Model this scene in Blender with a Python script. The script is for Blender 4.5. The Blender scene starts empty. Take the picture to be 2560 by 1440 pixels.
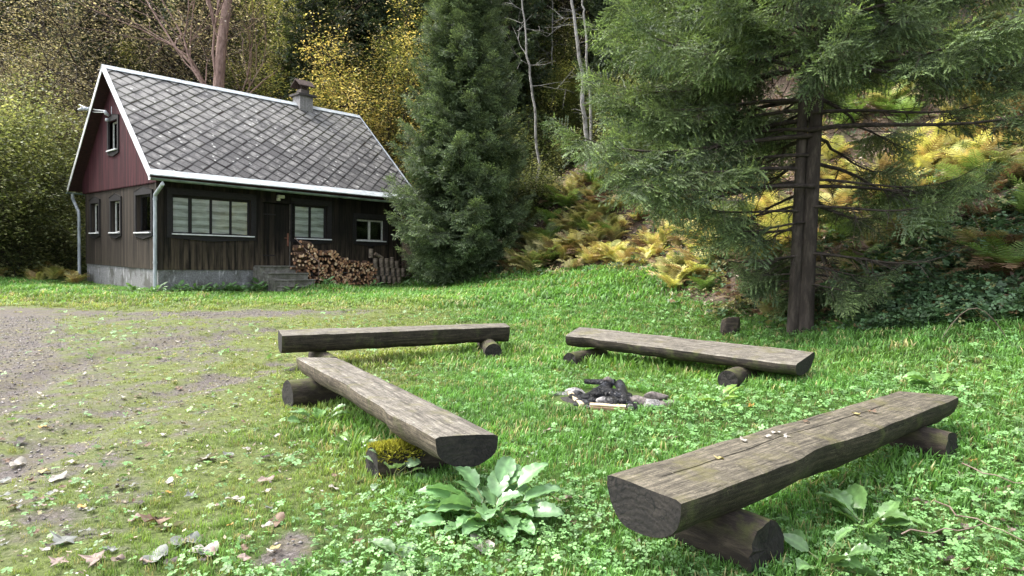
import bpy, bmesh, math, random
import numpy as np
from mathutils import Vector, Matrix
S = bpy.context.scene
COL = S.collection
rad = math.radians
# ------------------------------------------------------------------ camera
F_PX, PITCH, ROLL, EYE = 1664.3, -0.0491, 0.0239, 1.5
cam_d = bpy.data.cameras.new('camera')
cam_d.sensor_width = 36.0
cam_d.lens = F_PX / 2560 * 36.0
cam_d.clip_start = 0.05
cam_d.clip_end = 600
cam = bpy.data.objects.new('camera', cam_d)
COL.objects.link(cam)
def pix_ray(x, y):
    a, b = x - 1280, y - 720
    c, s = math.cos(ROLL), math.sin(ROLL)
    X, U = (c * a + s * b) / F_PX, -(-s * a + c * b) / F_PX
    return np.array([X, math.cos(PITCH) - U * math.sin(PITCH), math.sin(PITCH) + U * math.cos(PITCH)])
EYE_P = np.array([0, 0, EYE])
_f = Vector(pix_ray(1280, 720)).normalized()
_r = (Vector(pix_ray(2280, 720)) - Vector(pix_ray(1280, 720))).normalized()
_u = _r.cross(_f)
cam.matrix_world = Matrix(((_r.x, _u.x, -_f.x, 0), (_r.y, _u.y, -_f.y, 0), (_r.z, _u.z, -_f.z, EYE), (0, 0, 0, 1)))
S.camera = cam
# ------------------------------------------------------------------ light
SUN_EL, SUN_AZ = 55.0, -75.0          # azimuth clockwise from +Y (the viewing direction)
world = bpy.data.worlds.new('World'); S.world = world
world.use_nodes = True
wn = world.node_tree; wn.nodes.clear()
_o = wn.nodes.new('ShaderNodeOutputWorld'); _b = wn.nodes.new('ShaderNodeBackground')
_s = wn.nodes.new('ShaderNodeTexSky'); _s.sky_type = 'NISHITA'; _s.sun_disc = False
_s.sun_elevation = rad(SUN_EL); _s.sun_rotation = rad(SUN_AZ)
_s.air_density = 1.0; _s.dust_density = 4.0; _s.ozone_density = 1.0
_h = wn.nodes.new('ShaderNodeHueSaturation'); _h.inputs['Saturation'].default_value = 0.35
wn.links.new(_s.outputs[0], _h.inputs['Color']); wn.links.new(_h.outputs[0], _b.inputs[0])
_b.inputs[1].default_value = 0.15
wn.links.new(_b.outputs[0], _o.inputs[0])
sun_d = bpy.data.lights.new('sun', 'SUN'); sun_d.energy = 1.1; sun_d.angle = rad(26); sun_d.color = (1.0, 0.95, 0.86)
sun = bpy.data.objects.new('sun', sun_d); COL.objects.link(sun)
_d = Vector((math.sin(rad(SUN_AZ)) * math.cos(rad(SUN_EL)), math.cos(rad(SUN_AZ)) * math.cos(rad(SUN_EL)), math.sin(rad(SUN_EL))))
sun.rotation_euler = _d.to_track_quat('Z', 'Y').to_euler(); sun.location = (0, 0, 40)
S.view_settings.view_transform = 'Standard'; S.view_settings.look = 'None'
S.view_settings.exposure = 1.97; S.view_settings.gamma = 1.0
S.render.engine = 'CYCLES'
S.cycles.max_bounces = 6; S.cycles.diffuse_bounces = 3; S.cycles.glossy_bounces = 2; S.cycles.transmission_bounces = 4
S.cycles.transparent_max_bounces = 4
# ------------------------------------------------------------------ helpers
def at(x, y, d):
    r = pix_ray(x, y); return EYE_P + r * (d / r[1])
def atz(x, y, z):
    r = pix_ray(x, y); return EYE_P + r * ((z - EYE) / r[2])
def tag(o, label=None, cat=None, group=None, kind=None):
    if label: o['label'] = label
    if cat: o['category'] = cat
    if group: o['group'] = group
    if kind: o['kind'] = kind
    return o
def empty(name, loc, rz=0.0):
    o = bpy.data.objects.new(name, None); COL.objects.link(o)
    o.location = [float(v) for v in loc]; o.rotation_euler = (0, 0, rz); o.empty_display_size = 0.2
    return o
def link_obj(name, me, parent=None):
    o = bpy.data.objects.new(name, me); COL.objects.link(o)
    if parent is not None: o.parent = parent
    return o
def copy_tree(o, parent=None):
    c = o.copy(); COL.objects.link(c)
    if parent is not None: c.parent = parent
    for ch in CH.get(o.name, list(o.children)): copy_tree(ch, c)
    return c
CH = {}
def np_mesh(name, V, F, mat, col=None, uv=None, smooth=False, parent=None, midx=None):
    """V (n,3), F (m,k) all polygons of one size"""
    V = np.asarray(V, np.float32); F = np.asarray(F, np.int32); k = F.shape[1]
    me = bpy.data.meshes.new(name)
    me.vertices.add(len(V)); me.vertices.foreach_set('co', V.ravel())
    me.loops.add(F.size); me.loops.foreach_set('vertex_index', F.ravel())
    me.polygons.add(len(F)); me.polygons.foreach_set('loop_start', np.arange(0, F.size, k, dtype=np.int32))
    if smooth: me.polygons.foreach_set('use_smooth', np.ones(len(F), bool))
    for m in (mat if isinstance(mat, (list, tuple)) else [mat]): me.materials.append(m)
    if midx is not None: me.polygons.foreach_set('material_index', np.asarray(midx, np.int32))
    if col is not None:
        a = me.color_attributes.new('Col', 'FLOAT_COLOR', 'POINT')
        c = np.ones((len(V), 4), np.float32); c[:, :col.shape[1]] = col
        a.data.foreach_set('color', c.ravel())
    if uv is not None:
        l = me.uv_layers.new(name='UVMap'); l.data.foreach_set('uv', np.asarray(uv, np.float32)[F.ravel()].ravel())
    me.update(calc_edges=True)
    return link_obj(name, me, parent)
def bake(TV, TF, pos, R, scale, col=None, tcol=None):
    """template verts (k,3), faces, positions (n,3), rotations (n,3,3), scale (n,) or (n,3) -> one mesh's arrays"""
    n, k = len(pos), len(TV)
    sc = np.asarray(scale, np.float32)
    if sc.ndim == 0: sc = np.full(n, float(sc), np.float32)
    if sc.ndim == 1: T = TV[None] * sc[:, None, None]
    else: T = TV[None] * sc[:, None, :]
    V = np.einsum('nij,nkj->nki', R, T) + pos[:, None, :]
    Fs = (TF[None] + (np.arange(n) * k)[:, None, None]).reshape(-1, TF.shape[1])
    C = None
    if col is not None:
        C = np.repeat(col[:, None, :], k, 1)
        if tcol is not None: C = C * (tcol[None] if tcol.ndim == 2 else tcol[None, :, None])
        C = C.reshape(-1, 3)
    return V.reshape(-1, 3), Fs, C
def join(parts):
    Vs, Fs, Cs, o = [], [], [], 0
    for V, F, C in parts:
        if len(V) == 0: continue
        Vs.append(V); Fs.append(F + o); Cs.append(C); o += len(V)
    return np.concatenate(Vs), np.concatenate(Fs), (np.concatenate(Cs) if Cs[0] is not None else None)
def frames(d, up):
    """rotation matrices with columns (d, side, normal)"""
    d = d / (np.linalg.norm(d, axis=1, keepdims=True) + 1e-9)
    s = np.cross(up, d); s /= (np.linalg.norm(s, axis=1, keepdims=True) + 1e-9)
    n = np.cross(d, s)
    return np.stack([d, s, n], axis=2)
def rand_rot(n, rng, tilt=0.5):
    """random yaw, then a random tilt of the local z axis"""
    a = rng.uniform(0, 2 * np.pi, n)
    d = np.stack([np.cos(a), np.sin(a), rng.normal(0, tilt, n)], 1)
    up = np.stack([rng.normal(0, tilt, n), rng.normal(0, tilt, n), np.ones(n)], 1)
    return frames(d, up)
_nt = {}
def noise2(x, y, seed=0, oct=3):
    """smooth value noise, about 0..1"""
    out = 0; amp = 1; tot = 0
    for o in range(oct):
        key = seed * 10 + o
        if key not in _nt: _nt[key] = np.random.default_rng(key + 77).random((256, 256))
        T = _nt[key]
        xi = np.floor(x).astype(int); yi = np.floor(y).astype(int)
        fx = x - xi; fy = y - yi; fx = fx * fx * (3 - 2 * fx); fy = fy * fy * (3 - 2 * fy)
        g = lambda a, b: T[a % 256, b % 256]
        v = (g(xi, yi) * (1 - fx) + g(xi + 1, yi) * fx) * (1 - fy) + (g(xi, yi + 1) * (1 - fx) + g(xi + 1, yi + 1) * fx) * fy
        out = out + v * amp; tot += amp; amp *= 0.5; x = x * 2.03 + 5.1; y = y * 2.03 + 1.7
    return out / tot
def smooth01(a, b, x):
    t = np.clip((x - a) / (b - a), 0, 1); return t * t * (3 - 2 * t)
def tubes(paths, sides=6):
    """paths: list of (points (k,3), radii (k,)) -> V, F(quads)"""
    Vs, Fs, o = [], [], 0
    ang = np.linspace(0, 2 * np.pi, sides, endpoint=False)
    for P, r in paths:
        P = np.asarray(P, float); r = np.asarray(r, float); k = len(P)
        T = np.gradient(P, axis=0); T /= np.linalg.norm(T, axis=1, keepdims=True) + 1e-9
        ref = np.array([0, 0, 1.0]) if abs(T[:, 2]).mean() < 0.8 else np.array([1.0, 0, 0])
        A = np.cross(T, ref); A /= np.linalg.norm(A, axis=1, keepdims=True) + 1e-9
        B = np.cross(T, A)
        V = P[:, None] + r[:, None, None] * (np.cos(ang)[None, :, None] * A[:, None] + np.sin(ang)[None, :, None] * B[:, None])
        Vs.append(V.reshape(-1, 3))
        i = np.arange(k - 1)[:, None] * sides; j = np.arange(sides)[None]; j2 = (j + 1) % sides
        Fs.append(np.stack([i + j, i + j2, i + sides + j2, i + sides + j], -1).reshape(-1, 4) + o)
        o += k * sides
    return np.concatenate(Vs), np.concatenate(Fs)
class MB:
    """collects plain solids, builds one mesh object"""
    def __init__(s): s.v = []; s.f = []; s.m = []
    def add(s, vs, fs, m=0):
        o = len(s.v); s.v += [tuple(float(c) for c in v) for v in vs]; s.f += [tuple(i + o for i in f) for f in fs]; s.m += [m] * len(fs); return s
    def box(s, a, b, m=0):
        x0, y0, z0 = a; x1, y1, z1 = b
        return s.add([(x0, y0, z0), (x1, y0, z0), (x1, y1, z0), (x0, y1, z0), (x0, y0, z1), (x1, y0, z1), (x1, y1, z1), (x0, y1, z1)],
                     [(0, 3, 2, 1), (4, 5, 6, 7), (0, 1, 5, 4), (1, 2, 6, 5), (2, 3, 7, 6), (3, 0, 4, 7)], m)
    def prism(s, poly, d, m=0):
        """poly: 3D points of a planar outline; d: extrusion vector"""
        n = len(poly); P = [tuple(p) for p in poly]; Q = [tuple(p[i] + d[i] for i in range(3)) for p in poly]
        return s.add(P + Q, [tuple(range(n))[::-1], tuple(range(n, 2 * n))] + [(i, (i + 1) % n, n + (i + 1) % n, n + i) for i in range(n)], m)
    def tube(s, P, r, sides=10, m=0):
        r = r if hasattr(r, '__len__') else [r] * len(P)
        V, F = tubes([(np.array(P, float), np.array(r, float))], sides); k = len(P)
        o = len(s.v); s.add(V.tolist(), [tuple(f) for f in F.tolist()], m)
        s.f.append(tuple(o + i for i in range(sides))); s.f.append(tuple(o + (k - 1) * sides + i for i in range(sides))[::-1]); s.m += [m, m]
        return s
    def build(s, name, mat, parent=None, smooth=False, bevel=0.0):
        me = bpy.data.meshes.new(name); me.from_pydata(s.v, [], s.f)
        for m in (mat if isinstance(mat, (list, tuple)) else [mat]): me.materials.append(m)
        me.polygons.foreach_set('material_index', s.m)
        bm = bmesh.new(); bm.from_mesh(me)
        bmesh.ops.recalc_face_normals(bm, faces=bm.faces)
        if bevel: bmesh.ops.bevel(bm, geom=bm.edges[:], offset=bevel, segments=1, affect='EDGES', clamp_overlap=True)
        bm.to_mesh(me); bm.free()
        if smooth: me.polygons.foreach_set('use_smooth', [True] * len(me.polygons))
        me.update(); return link_obj(name, me, parent)
# ------------------------------------------------------------------ materials
def new_mat(name):
    m = bpy.data.materials.new(name); m.use_nodes = True; nt = m.node_tree
    b = nt.nodes['Principled BSDF']; return m, nt, b
def nd(nt, t, ins=None, **props):
    n = nt.nodes.new(t)
    for k, v in props.items(): setattr(n, k, v)
    for k, v in (ins or {}).items():
        if isinstance(v, bpy.types.NodeSocket): nt.links.new(v, n.inputs[k])
        else: n.inputs[k].default_value = v
    return n
def ramp(nt, fac, stops, interp='LINEAR'):
    r = nt.nodes.new('ShaderNodeValToRGB'); r.color_ramp.interpolation = interp
    while len(r.color_ramp.elements) < len(stops): r.color_ramp.elements.new(0.5)
    for e, (p, c) in zip(r.color_ramp.elements, stops):
        e.position = p; e.color = (c[0], c[1], c[2], 1) if hasattr(c, '__len__') else (c, c, c, 1)
    nt.links.new(fac, r.inputs[0]); return r.outputs[0]
def mixc(nt, fac, a, b, mode='MIX'):
    n = nt.nodes.new('ShaderNodeMix'); n.data_type = 'RGBA'; n.blend_type = mode
    for i, v in ((0, fac), (6, a), (7, b)):
        if isinstance(v, bpy.types.NodeSocket): nt.links.new(v, n.inputs[i])
        elif i == 0: n.inputs[0].default_value = v
        else: n.inputs[i].default_value = (v[0], v[1], v[2], 1)
    return n.outputs[2]
def coords(nt, scale=(1, 1, 1), kind='Object'):
    tc = nt.nodes.new('ShaderNodeTexCoord'); mp = nd(nt, 'ShaderNodeMapping', {'Vector': tc.outputs[kind], 'Scale': scale}); return mp.outputs[0]
def noise(nt, vec, scale, detail=5, rough=0.6, dist=0.0):
    return nd(nt, 'ShaderNodeTexNoise', {'Vector': vec, 'Scale': scale, 'Detail': detail, 'Roughness': rough, 'Distortion': dist}).outputs[0]
def bump(nt, b, h, strength=0.4, dist=0.02):
    n = nd(nt, 'ShaderNodeBump', {'Height': h, 'Strength': strength, 'Distance': dist}); nt.links.new(n.outputs[0], b.inputs['Normal']); return n
def leaf_mat(name, rough=0.45, spec=0.5, trans=0.3, nscale=9.0):
    m, nt, b = new_mat(name)
    a = nd(nt, 'ShaderNodeAttribute', attribute_name='Col')
    n = noise(nt, coords(nt), nscale, 3)
    c = mixc(nt, 1.0, a.outputs['Color'], ramp(nt, n, [(0.3, 0.72), (0.7, 1.25)]), 'MULTIPLY')
    nt.links.new(c, b.inputs['Base Color']); b.inputs['Roughness'].default_value = rough
    b.inputs['Specular IOR Level'].default_value = spec
    t = nd(nt, 'ShaderNodeBsdfTranslucent', {'Color': mixc(nt, 1.0, c, (1.25, 1.25, 0.7), 'MULTIPLY')})
    mx = nd(nt, 'ShaderNodeMixShader', {0: trans, 1: b.outputs[0], 2: t.outputs[0]})
    nt.links.new(mx.outputs[0], nt.nodes['Material Output'].inputs[0]); return m
def simple_mat(name, c1, c2, scale=(4, 4, 4), nscale=3.0, rough=0.7, bstr=0.3, bdist=0.01, metal=0.0, lo=0.35, hi=0.65, detail=6, spec=0.4, kind='Object'):
    m, nt, b = new_mat(name); v = coords(nt, scale, kind); n = noise(nt, v, nscale, detail)
    nt.links.new(ramp(nt, n, [(lo, c1), (hi, c2)]), b.inputs['Base Color'])
    b.inputs['Roughness'].default_value = rough; b.inputs['Metallic'].default_value = metal; b.inputs['Specular IOR Level'].default_value = spec
    if bstr: bump(nt, b, noise(nt, v, nscale * 3, detail), bstr, bdist)
    return m
# ------------------------------------------------------------------ terrain
CTRL = np.array([(-3,3,0),(0,3,0),(0,0,0),(2.5,3.2,.03),(3.6,3.6,.15),(4.4,5,.34),(6.2,8,.9),(4.4,10,.45),(3.8,11.5,.52),(3.2,14.5,.95),(3.25,17,1.3),(-.1,19.5,.77),(-1.75,22,.6),
 (-9.65,18.1,.32),(-14.3,22.7,.27),(-8.2,19.3,.30),(-6.4,19.4,.27),(-5,21.3,.33),(-4.5,24,.52),(-9.7,12.5,.2),(-17,22,.4),(-5,6.3,0),(-2,10,.15),(2,8,.14),(.9,6.5,.07),(1,13,.42),(1.5,16,.8),(-3,16,.35),(-6,20,.43),
 (4.1,19,2.03),(2.3,24,4.2),(9.7,18,5.7),(10.6,14,3.9),(8,12,2.5),(12,8,3.6),(6,11,1.35),(6.5,14.5,2.4),(-1,26,2.2),(-10,33,2.0),(-10,48,11),(0,34,7),(0,50,17),(15,30,12.5),(20,20,11.5),(28,42,23),
 (-30,40,4),(-30,62,15),(-25,22,.6),(-20,10,.1),(8,3,1.1),(6,-3,.3),(0,-6,0),(-10,-6,0),(16,0,4.5),(30,4,11),(-45,10,1),(-12,28,.9),(-20,30,1.2)], float)
def _tps(d2): return np.where(d2 > 1e-12, 0.5 * d2 * np.log(np.maximum(d2, 1e-12)), 0)
_n = len(CTRL); _A = np.zeros((_n + 3, _n + 3))
_d = ((CTRL[:, None, :2] - CTRL[None, :, :2]) ** 2).sum(-1)
_A[:_n, :_n] = _tps(_d) + np.eye(_n) * 0.03
_A[:_n, _n] = 1; _A[:_n, _n + 1:] = CTRL[:, :2]; _A[_n, :_n] = 1; _A[_n + 1:, :_n] = CTRL[:, :2].T
_w = np.linalg.solve(_A, np.concatenate([CTRL[:, 2], [0, 0, 0]]))
# foot of the bank: everything beyond this line is the wooded slope
FOOT = [(-90, 33), (-30, 28), (-16, 26.5), (-10, 27.5), (-5, 26), (-3, 24.3), (-0.6, 20.6), (1, 19), (2.7, 17.6), (3.2, 16), (3.1, 14), (3.3, 12.4), (3.9, 11), (5, 9.6), (6.3, 8.2), (7.3, 6), (8, 2), (9, -8), (120, -8), (120, 160), (-90, 160)]
def in_poly(x, y, P):
    c = np.zeros(np.shape(x), bool)
    for (x0, y0), (x1, y1) in zip(P, P[1:] + P[:1]):
        if y0 == y1: continue
        t = ((y0 > y) != (y1 > y)) & (x < (x1 - x0) * (y - y0) / (y1 - y0) + x0); c ^= t
    return c
def line_dist(x, y, P):
    d = np.full(np.shape(x), 1e9)
    for (x0, y0), (x1, y1) in zip(P, P[1:]):
        dx, dy = x1 - x0, y1 - y0; t = np.clip(((x - x0) * dx + (y - y0) * dy) / (dx * dx + dy * dy), 0, 1)
        d = np.minimum(d, np.hypot(x - x0 - t * dx, y - y0 - t * dy))
    return d
def bank_sd(x, y):
    """signed distance to the foot of the bank, positive on the slope"""
    d = line_dist(x, y, FOOT[:18]); return np.where(in_poly(x, y, FOOT), d, -d)
def gz0(x, y):
    x = np.asarray(x, float); y = np.asarray(y, float); sh = x.shape; x = x.ravel(); y = y.ravel()
    out = np.empty(len(x))
    for i in range(0, len(x), 40000):
        a, b = x[i:i + 40000], y[i:i + 40000]
        K = _tps((a[:, None] - CTRL[None, :, 0]) ** 2 + (b[:, None] - CTRL[None, :, 1]) ** 2)
        out[i:i + 40000] = K @ _w[:_n] + _w[_n] + _w[_n + 1] * a + _w[_n + 2] * b
    return out.reshape(sh)
RUTS = [[(-3.9, 11.2), (-4.9, 9.9), (-5.3, 8.0), (-5.0, 6.6)], [(-2.9, 8.3), (-3.4, 7.0), (-3.5, 5.9), (-3.4, 4.8), (-3.3, 4.0)]]
GREY = [(-12, 14.2), (-8.5, 13.2), (-6.3, 9.9), (-5.1, 8.4), (-4.5, 7.1), (-4.0, 5.8), (-3.7, 4.8), (-3.6, 4.0), (-5, 2), (-14, 2)]
def mud_mask(x, y):
    n = noise2(x * 1.3, y * 1.3, 3); n2 = noise2(x * 5, y * 5, 4)
    ld = line_dist(x, y, GREY[:8]); ld = np.where(in_poly(x, y, GREY), -ld, ld); left = smooth01(.5, -1.0, ld + (n - .5) * 1.2) * .85
    band = np.exp(-((y - 13.0 - 0.12 * (x + 6)) / 0.75) ** 2) * smooth01(-1.5, -4.5, x) * 0.95
    r = np.zeros_like(x)
    for P, w in zip(RUTS, (0.26, 0.30)): r = np.maximum(r, smooth01(w * 2.2, w * .2, line_dist(x, y, P)) * smooth01(.3, .6, noise2(x * 1.6 + 4, y * 1.6, 8)))
    wide = smooth01(-1.2, -3.5, x + .3 * (y - 6)) * smooth01(14, 12, y) * .39
    spot = np.exp(-(((x + 1.08) / 0.15) ** 2 + ((y - 3.22) / 0.2) ** 2))
    m = np.maximum(np.maximum(left * .95, band * .75), np.maximum(r * 0.7, spot * 1.0)); m = np.maximum(m, wide); k = smooth01(0.02, 0.3, m)
    m = m + (n - 0.5) * 0.5 + (n2 - 0.5) * 0.75 + (noise2(x * 14, y * 14, 15) - .5) * .5
    return np.clip(m, 0, 1) * k
def gz(x, y):
    x = np.asarray(x, float); y = np.asarray(y, float)
    z = gz0(x, y); sd = bank_sd(x, y); k = smooth01(0, 2.5, sd)
    z = z + (noise2(x * 0.9, y * 0.9, 1) - 0.5) * (0.06 + 0.55 * k) + (noise2(x * 3.5, y * 3.5, 2) - 0.5) * (0.03 + 0.16 * k)
    for P in RUTS: z = z - 0.05 * smooth01(0.4, 0.05, line_dist(x, y, P))
    return z
def g1(x, y): return float(gz(np.array([float(x)]), np.array([float(y)]))[0])
def ground_hit(px, py, z=0.2):
    """where the sight line of a pixel meets the terrain"""
    for _ in range(12):
        P = atz(px, py, min(z, EYE - 0.05)); z = 0.5 * z + 0.5 * g1(P[0], P[1])
    return np.array([P[0], P[1], g1(P[0], P[1])])
def axis(lo, a, b, hi, fine, growth=1.12):
    xs = list(np.arange(a, b, fine)); s = fine; x = xs[-1]
    while x < hi: s *= growth; x += s; xs.append(x)
    s = fine; x = xs[0]
    while x > lo: s *= growth; x -= s; xs.insert(0, x)
    return np.array(xs)
GX = axis(-80, -9, 8.5, 90, 0.075); GY = axis(-8, 2.0, 15, 130, 0.075)
X, Y = np.meshgrid(GX, GY); Zg = gz(X, Y)
SDg = bank_sd(X, Y); MUDg = mud_mask(X, Y)
HERE = None
far = smooth01(60, 90, np.hypot(X, Y)); 
n0, n1 = X.shape
idx = np.arange(n0 * n1).reshape(n0, n1)
Fq = np.stack([idx[:-1, :-1], idx[:-1, 1:], idx[1:, 1:], idx[1:, :-1]], -1).reshape(-1, 4)
Vg = np.stack([X.ravel(), Y.ravel(), Zg.ravel()], 1)
wet = noise2(X * 0.5, Y * 0.5, 9)
yel = smooth01(-0.2, -2.6, X + 0.25 * (6 - np.clip(Y, 0, 12)) * 0 + (noise2(X * .7, Y * .7, 6) - .5) * 2.5) * smooth01(18, 12, Y)
Cg = np.stack([MUDg.ravel(), smooth01(-0.25, 0.45, SDg + (noise2(X * 2, Y * 2, 5) - .5) * 1.2).ravel(), yel.ravel()], 1)
m_ground, nt, b = new_mat('ground_soil')
a = nd(nt, 'ShaderNodeAttribute', attribute_name='Col'); sp = nd(nt, 'ShaderNodeSeparateColor', {0: a.outputs['Color']})
v = coords(nt)
n_a, n_b, n_c = noise(nt, v, 6, 8, .7), noise(nt, v, 38, 8, .75), noise(nt, v, 1.3, 4)
green = ramp(nt, n_b, [(0.3, (0.02, 0.03, 0.008)), (0.55, (0.07, 0.11, 0.022)), (0.75, (0.15, 0.21, 0.045))])
yelo = ramp(nt, n_b, [(0.3, (0.035, 0.04, 0.014)), (0.55, (0.125, 0.155, 0.04)), (0.75, (0.26, 0.30, 0.085))])
gcol = mixc(nt, sp.outputs[2], green, yelo)
mudc = ramp(nt, n_b, [(0.25, (0.035, 0.028, 0.025)), (0.5, (0.105, 0.09, 0.083)), (0.75, (0.26, 0.237, 0.23))])
n_d = noise(nt, v, 130, 4, .8)
mudc = mixc(nt, 1.0, mudc, ramp(nt, n_d, [(.35, .45), (.65, 1.45)]), 'MULTIPLY')
mudc = mixc(nt, ramp(nt, n_a, [(0.45, 0.0), (0.62, 0.55)]), mudc, (0.13, 0.12, 0.05))
c1 = mixc(nt, ramp(nt, nd(nt, 'ShaderNodeMath', {0: sp.outputs[0], 1: nd(nt, 'ShaderNodeMath', {0: n_b, 1: -0.5}, operation='ADD').outputs[0]}, operation='ADD').outputs[0], [(0.25, 0), (0.6, 1)]), gcol, mudc)
lit = ramp(nt, n_b, [(0.25, (0.025, 0.015, 0.012)), (0.5, (0.085, 0.06, 0.045)), (0.75, (0.22, 0.165, 0.125))])
lit = mixc(nt, ramp(nt, n_c, [(0.5, 0), (0.65, 0.6)]), lit, (0.04, 0.06, 0.018))
c2 = mixc(nt, sp.outputs[1], c1, lit)
nt.links.new(c2, b.inputs['Base Color']); b.inputs['Roughness'].default_value = 0.85; b.inputs['Specular IOR Level'].default_value = 0.3
bump(nt, b, mixc(nt, 0.5, n_a, n_b), 0.9, 0.03)
cm = SDg[:-1, :-1].ravel() > 0.1
mudf = (MUDg[:-1, :-1].ravel() > 0.5) & ~cm
def sub_mesh(name, sel):
    f = Fq[sel]; u, inv = np.unique(f, return_inverse=True)
    o = np_mesh(name, Vg[u], inv.reshape(f.shape), m_ground, col=Cg[u], smooth=True); return tag(o, kind='structure')
sub_mesh('ground', ~cm & ~mudf); sub_mesh('dirt_track', mudf); sub_mesh('hillside', cm)
# ------------------------------------------------------------------ log benches
def wood_mat(name, c_dark, c_mid, c_light, moss=0.25, along=(1.6, 30, 30), mossc=(0.10, 0.12, 0.035), rough=0.75):
    m, nt, b = new_mat(name); v = coords(nt, along); v1 = coords(nt)
    g = noise(nt, v, 1.6, 8, .65, .6); g2 = noise(nt, v, 5.0, 6, .7); blot = noise(nt, v1, 4.5, 6, .65)
    c = ramp(nt, g, [(0.30, c_dark), (0.47, c_mid), (0.68, c_light)])
    c = mixc(nt, ramp(nt, g2, [(0.33, 0.75), (0.45, 0.0)]), c, [q * 0.4 for q in c_dark])
    ck = noise(nt, coords(nt, (.9, 26, 26)), 1.9, 3, .5, 1.2); ckm = ramp(nt, ck, [(.482, 0), (.497, .9), (.503, .9), (.518, 0)])
    fine = noise(nt, v1, 95, 4, .8); blo2 = noise(nt, v1, 11, 7, .75, .5)
    c = mixc(nt, 1.0, c, ramp(nt, fine, [(.3, .62), (.7, 1.38)]), 'MULTIPLY'); c = mixc(nt, 1.0, c, ramp(nt, blo2, [(.3, .45), (.62, 1.25)]), 'MULTIPLY')
    c = mixc(nt, ckm, c, [q * 0.25 for q in c_dark])
    c = mixc(nt, ramp(nt, blot, [(0.52, 0.0), (0.66, moss)]), c, mossc)
    c = mixc(nt, ramp(nt, noise(nt, v1, 30, 3), [(0.66, 0.0), (0.72, 0.5)]), c, [min(1, q * 1.6) for q in c_light])
    nt.links.new(c, b.inputs['Base Color']); b.inputs['Roughness'].default_value = rough; b.inputs['Specular IOR Level'].default_value = .35
    bump(nt, b, mixc(nt, 0.5, mixc(nt, 0.5, g, g2), mixc(nt, .5, fine, ck)), 1.0, 0.012); return m
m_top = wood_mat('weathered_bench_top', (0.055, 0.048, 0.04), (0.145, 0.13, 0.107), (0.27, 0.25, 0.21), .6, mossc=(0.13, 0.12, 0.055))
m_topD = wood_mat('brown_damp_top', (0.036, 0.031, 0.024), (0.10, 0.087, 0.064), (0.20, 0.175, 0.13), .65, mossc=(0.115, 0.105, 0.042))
m_side = wood_mat('shaded_log_side', (0.010, 0.008, 0.006), (0.032, 0.025, 0.018), (0.075, 0.06, 0.043), .5)  # wood darkened further: shade on the bench sides is put into the colour
m_sideL = wood_mat('lit_log_side', (0.04, 0.031, 0.022), (0.11, 0.088, 0.066), (0.21, 0.175, 0.13), .4)  # lighter copy for the bench side facing the light, brightness in the colour
def end_mat(name, c0, c1):
    m, nt, b = new_mat(name); v = coords(nt, (1, 1, 1))
    w = nd(nt, 'ShaderNodeTexWave', {'Vector': v, 'Scale': 9, 'Distortion': 7, 'Detail': 4, 'Detail Scale': 2.5}, wave_type='RINGS', rings_direction='X')
    n = noise(nt, v, 22, 6)
    c = mixc(nt, ramp(nt, n, [(.3, .25), (.7, .95)]), ramp(nt, w.outputs[0], [(0.1, [q * .75 + p * .25 for q, p in zip(c0, c1)]), (0.9, c1)]), c0)
    c = mixc(nt, ramp(nt, noise(nt, v, 6, 5), [(.5, 0), (.65, .7)]), c, [q * 1.1 for q in c1])
    rk = noise(nt, v, 7.5, 2, .5, 1.5); rkm = ramp(nt, rk, [(.480, 0), (.495, 1), (.505, 1), (.520, 0)]); c = mixc(nt, rkm, c, [q * .15 for q in c0])
    c = mixc(nt, 1.0, c, ramp(nt, noise(nt, v, 70, 4, .8), [(.3, .5), (.7, 1.6)]), 'MULTIPLY')
    nt.links.new(c, b.inputs['Base Color']); b.inputs['Roughness'].default_value = .85; bump(nt, b, mixc(nt, .8, w.outputs[0], n), .7, .008); return m
m_end = end_mat('shaded_end_grain', (0.008, 0.0065, 0.006), (0.026, 0.021, 0.018))  # end grain with the shade of the cut faces painted in
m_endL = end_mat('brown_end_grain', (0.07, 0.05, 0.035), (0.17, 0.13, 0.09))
m_bark, nt, b = new_mat('support_log_bark'); v = coords(nt, (3, 12, 12)); n_ = noise(nt, v, 1.6, 8, .7, .4); nm = noise(nt, coords(nt), 7, 5)
c = ramp(nt, n_, [(0.3, (0.009, 0.006, 0.005)), (0.5, (0.032, 0.023, 0.017)), (0.7, (0.085, 0.065, 0.048))])  # bark tone lowered to stand in for weak shade under the seats
geo = nd(nt, 'ShaderNodeNewGeometry'); sx = nd(nt, 'ShaderNodeSeparateXYZ', {0: geo.outputs['Normal']})
mm = nd(nt, 'ShaderNodeMath', {0: ramp(nt, sx.outputs[2], [(0.2, 0), (0.9, 1)]), 1: ramp(nt, nm, [(0.42, 0), (0.6, .8)])}, operation='MULTIPLY')
c = mixc(nt, mm.outputs[0], c, (0.085, 0.095, 0.022)); nt.links.new(c, b.inputs['Base Color']); b.inputs['Roughness'].default_value = .9
bump(nt, b, n_, 1.0, .015)
m_moss = leaf_mat('moss', .9, .1, .2, 30)
def rot_m(v): return np.array([[v[0], -v[1], 0], [v[1], v[0], 0], [0, 0, 1]])
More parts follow.
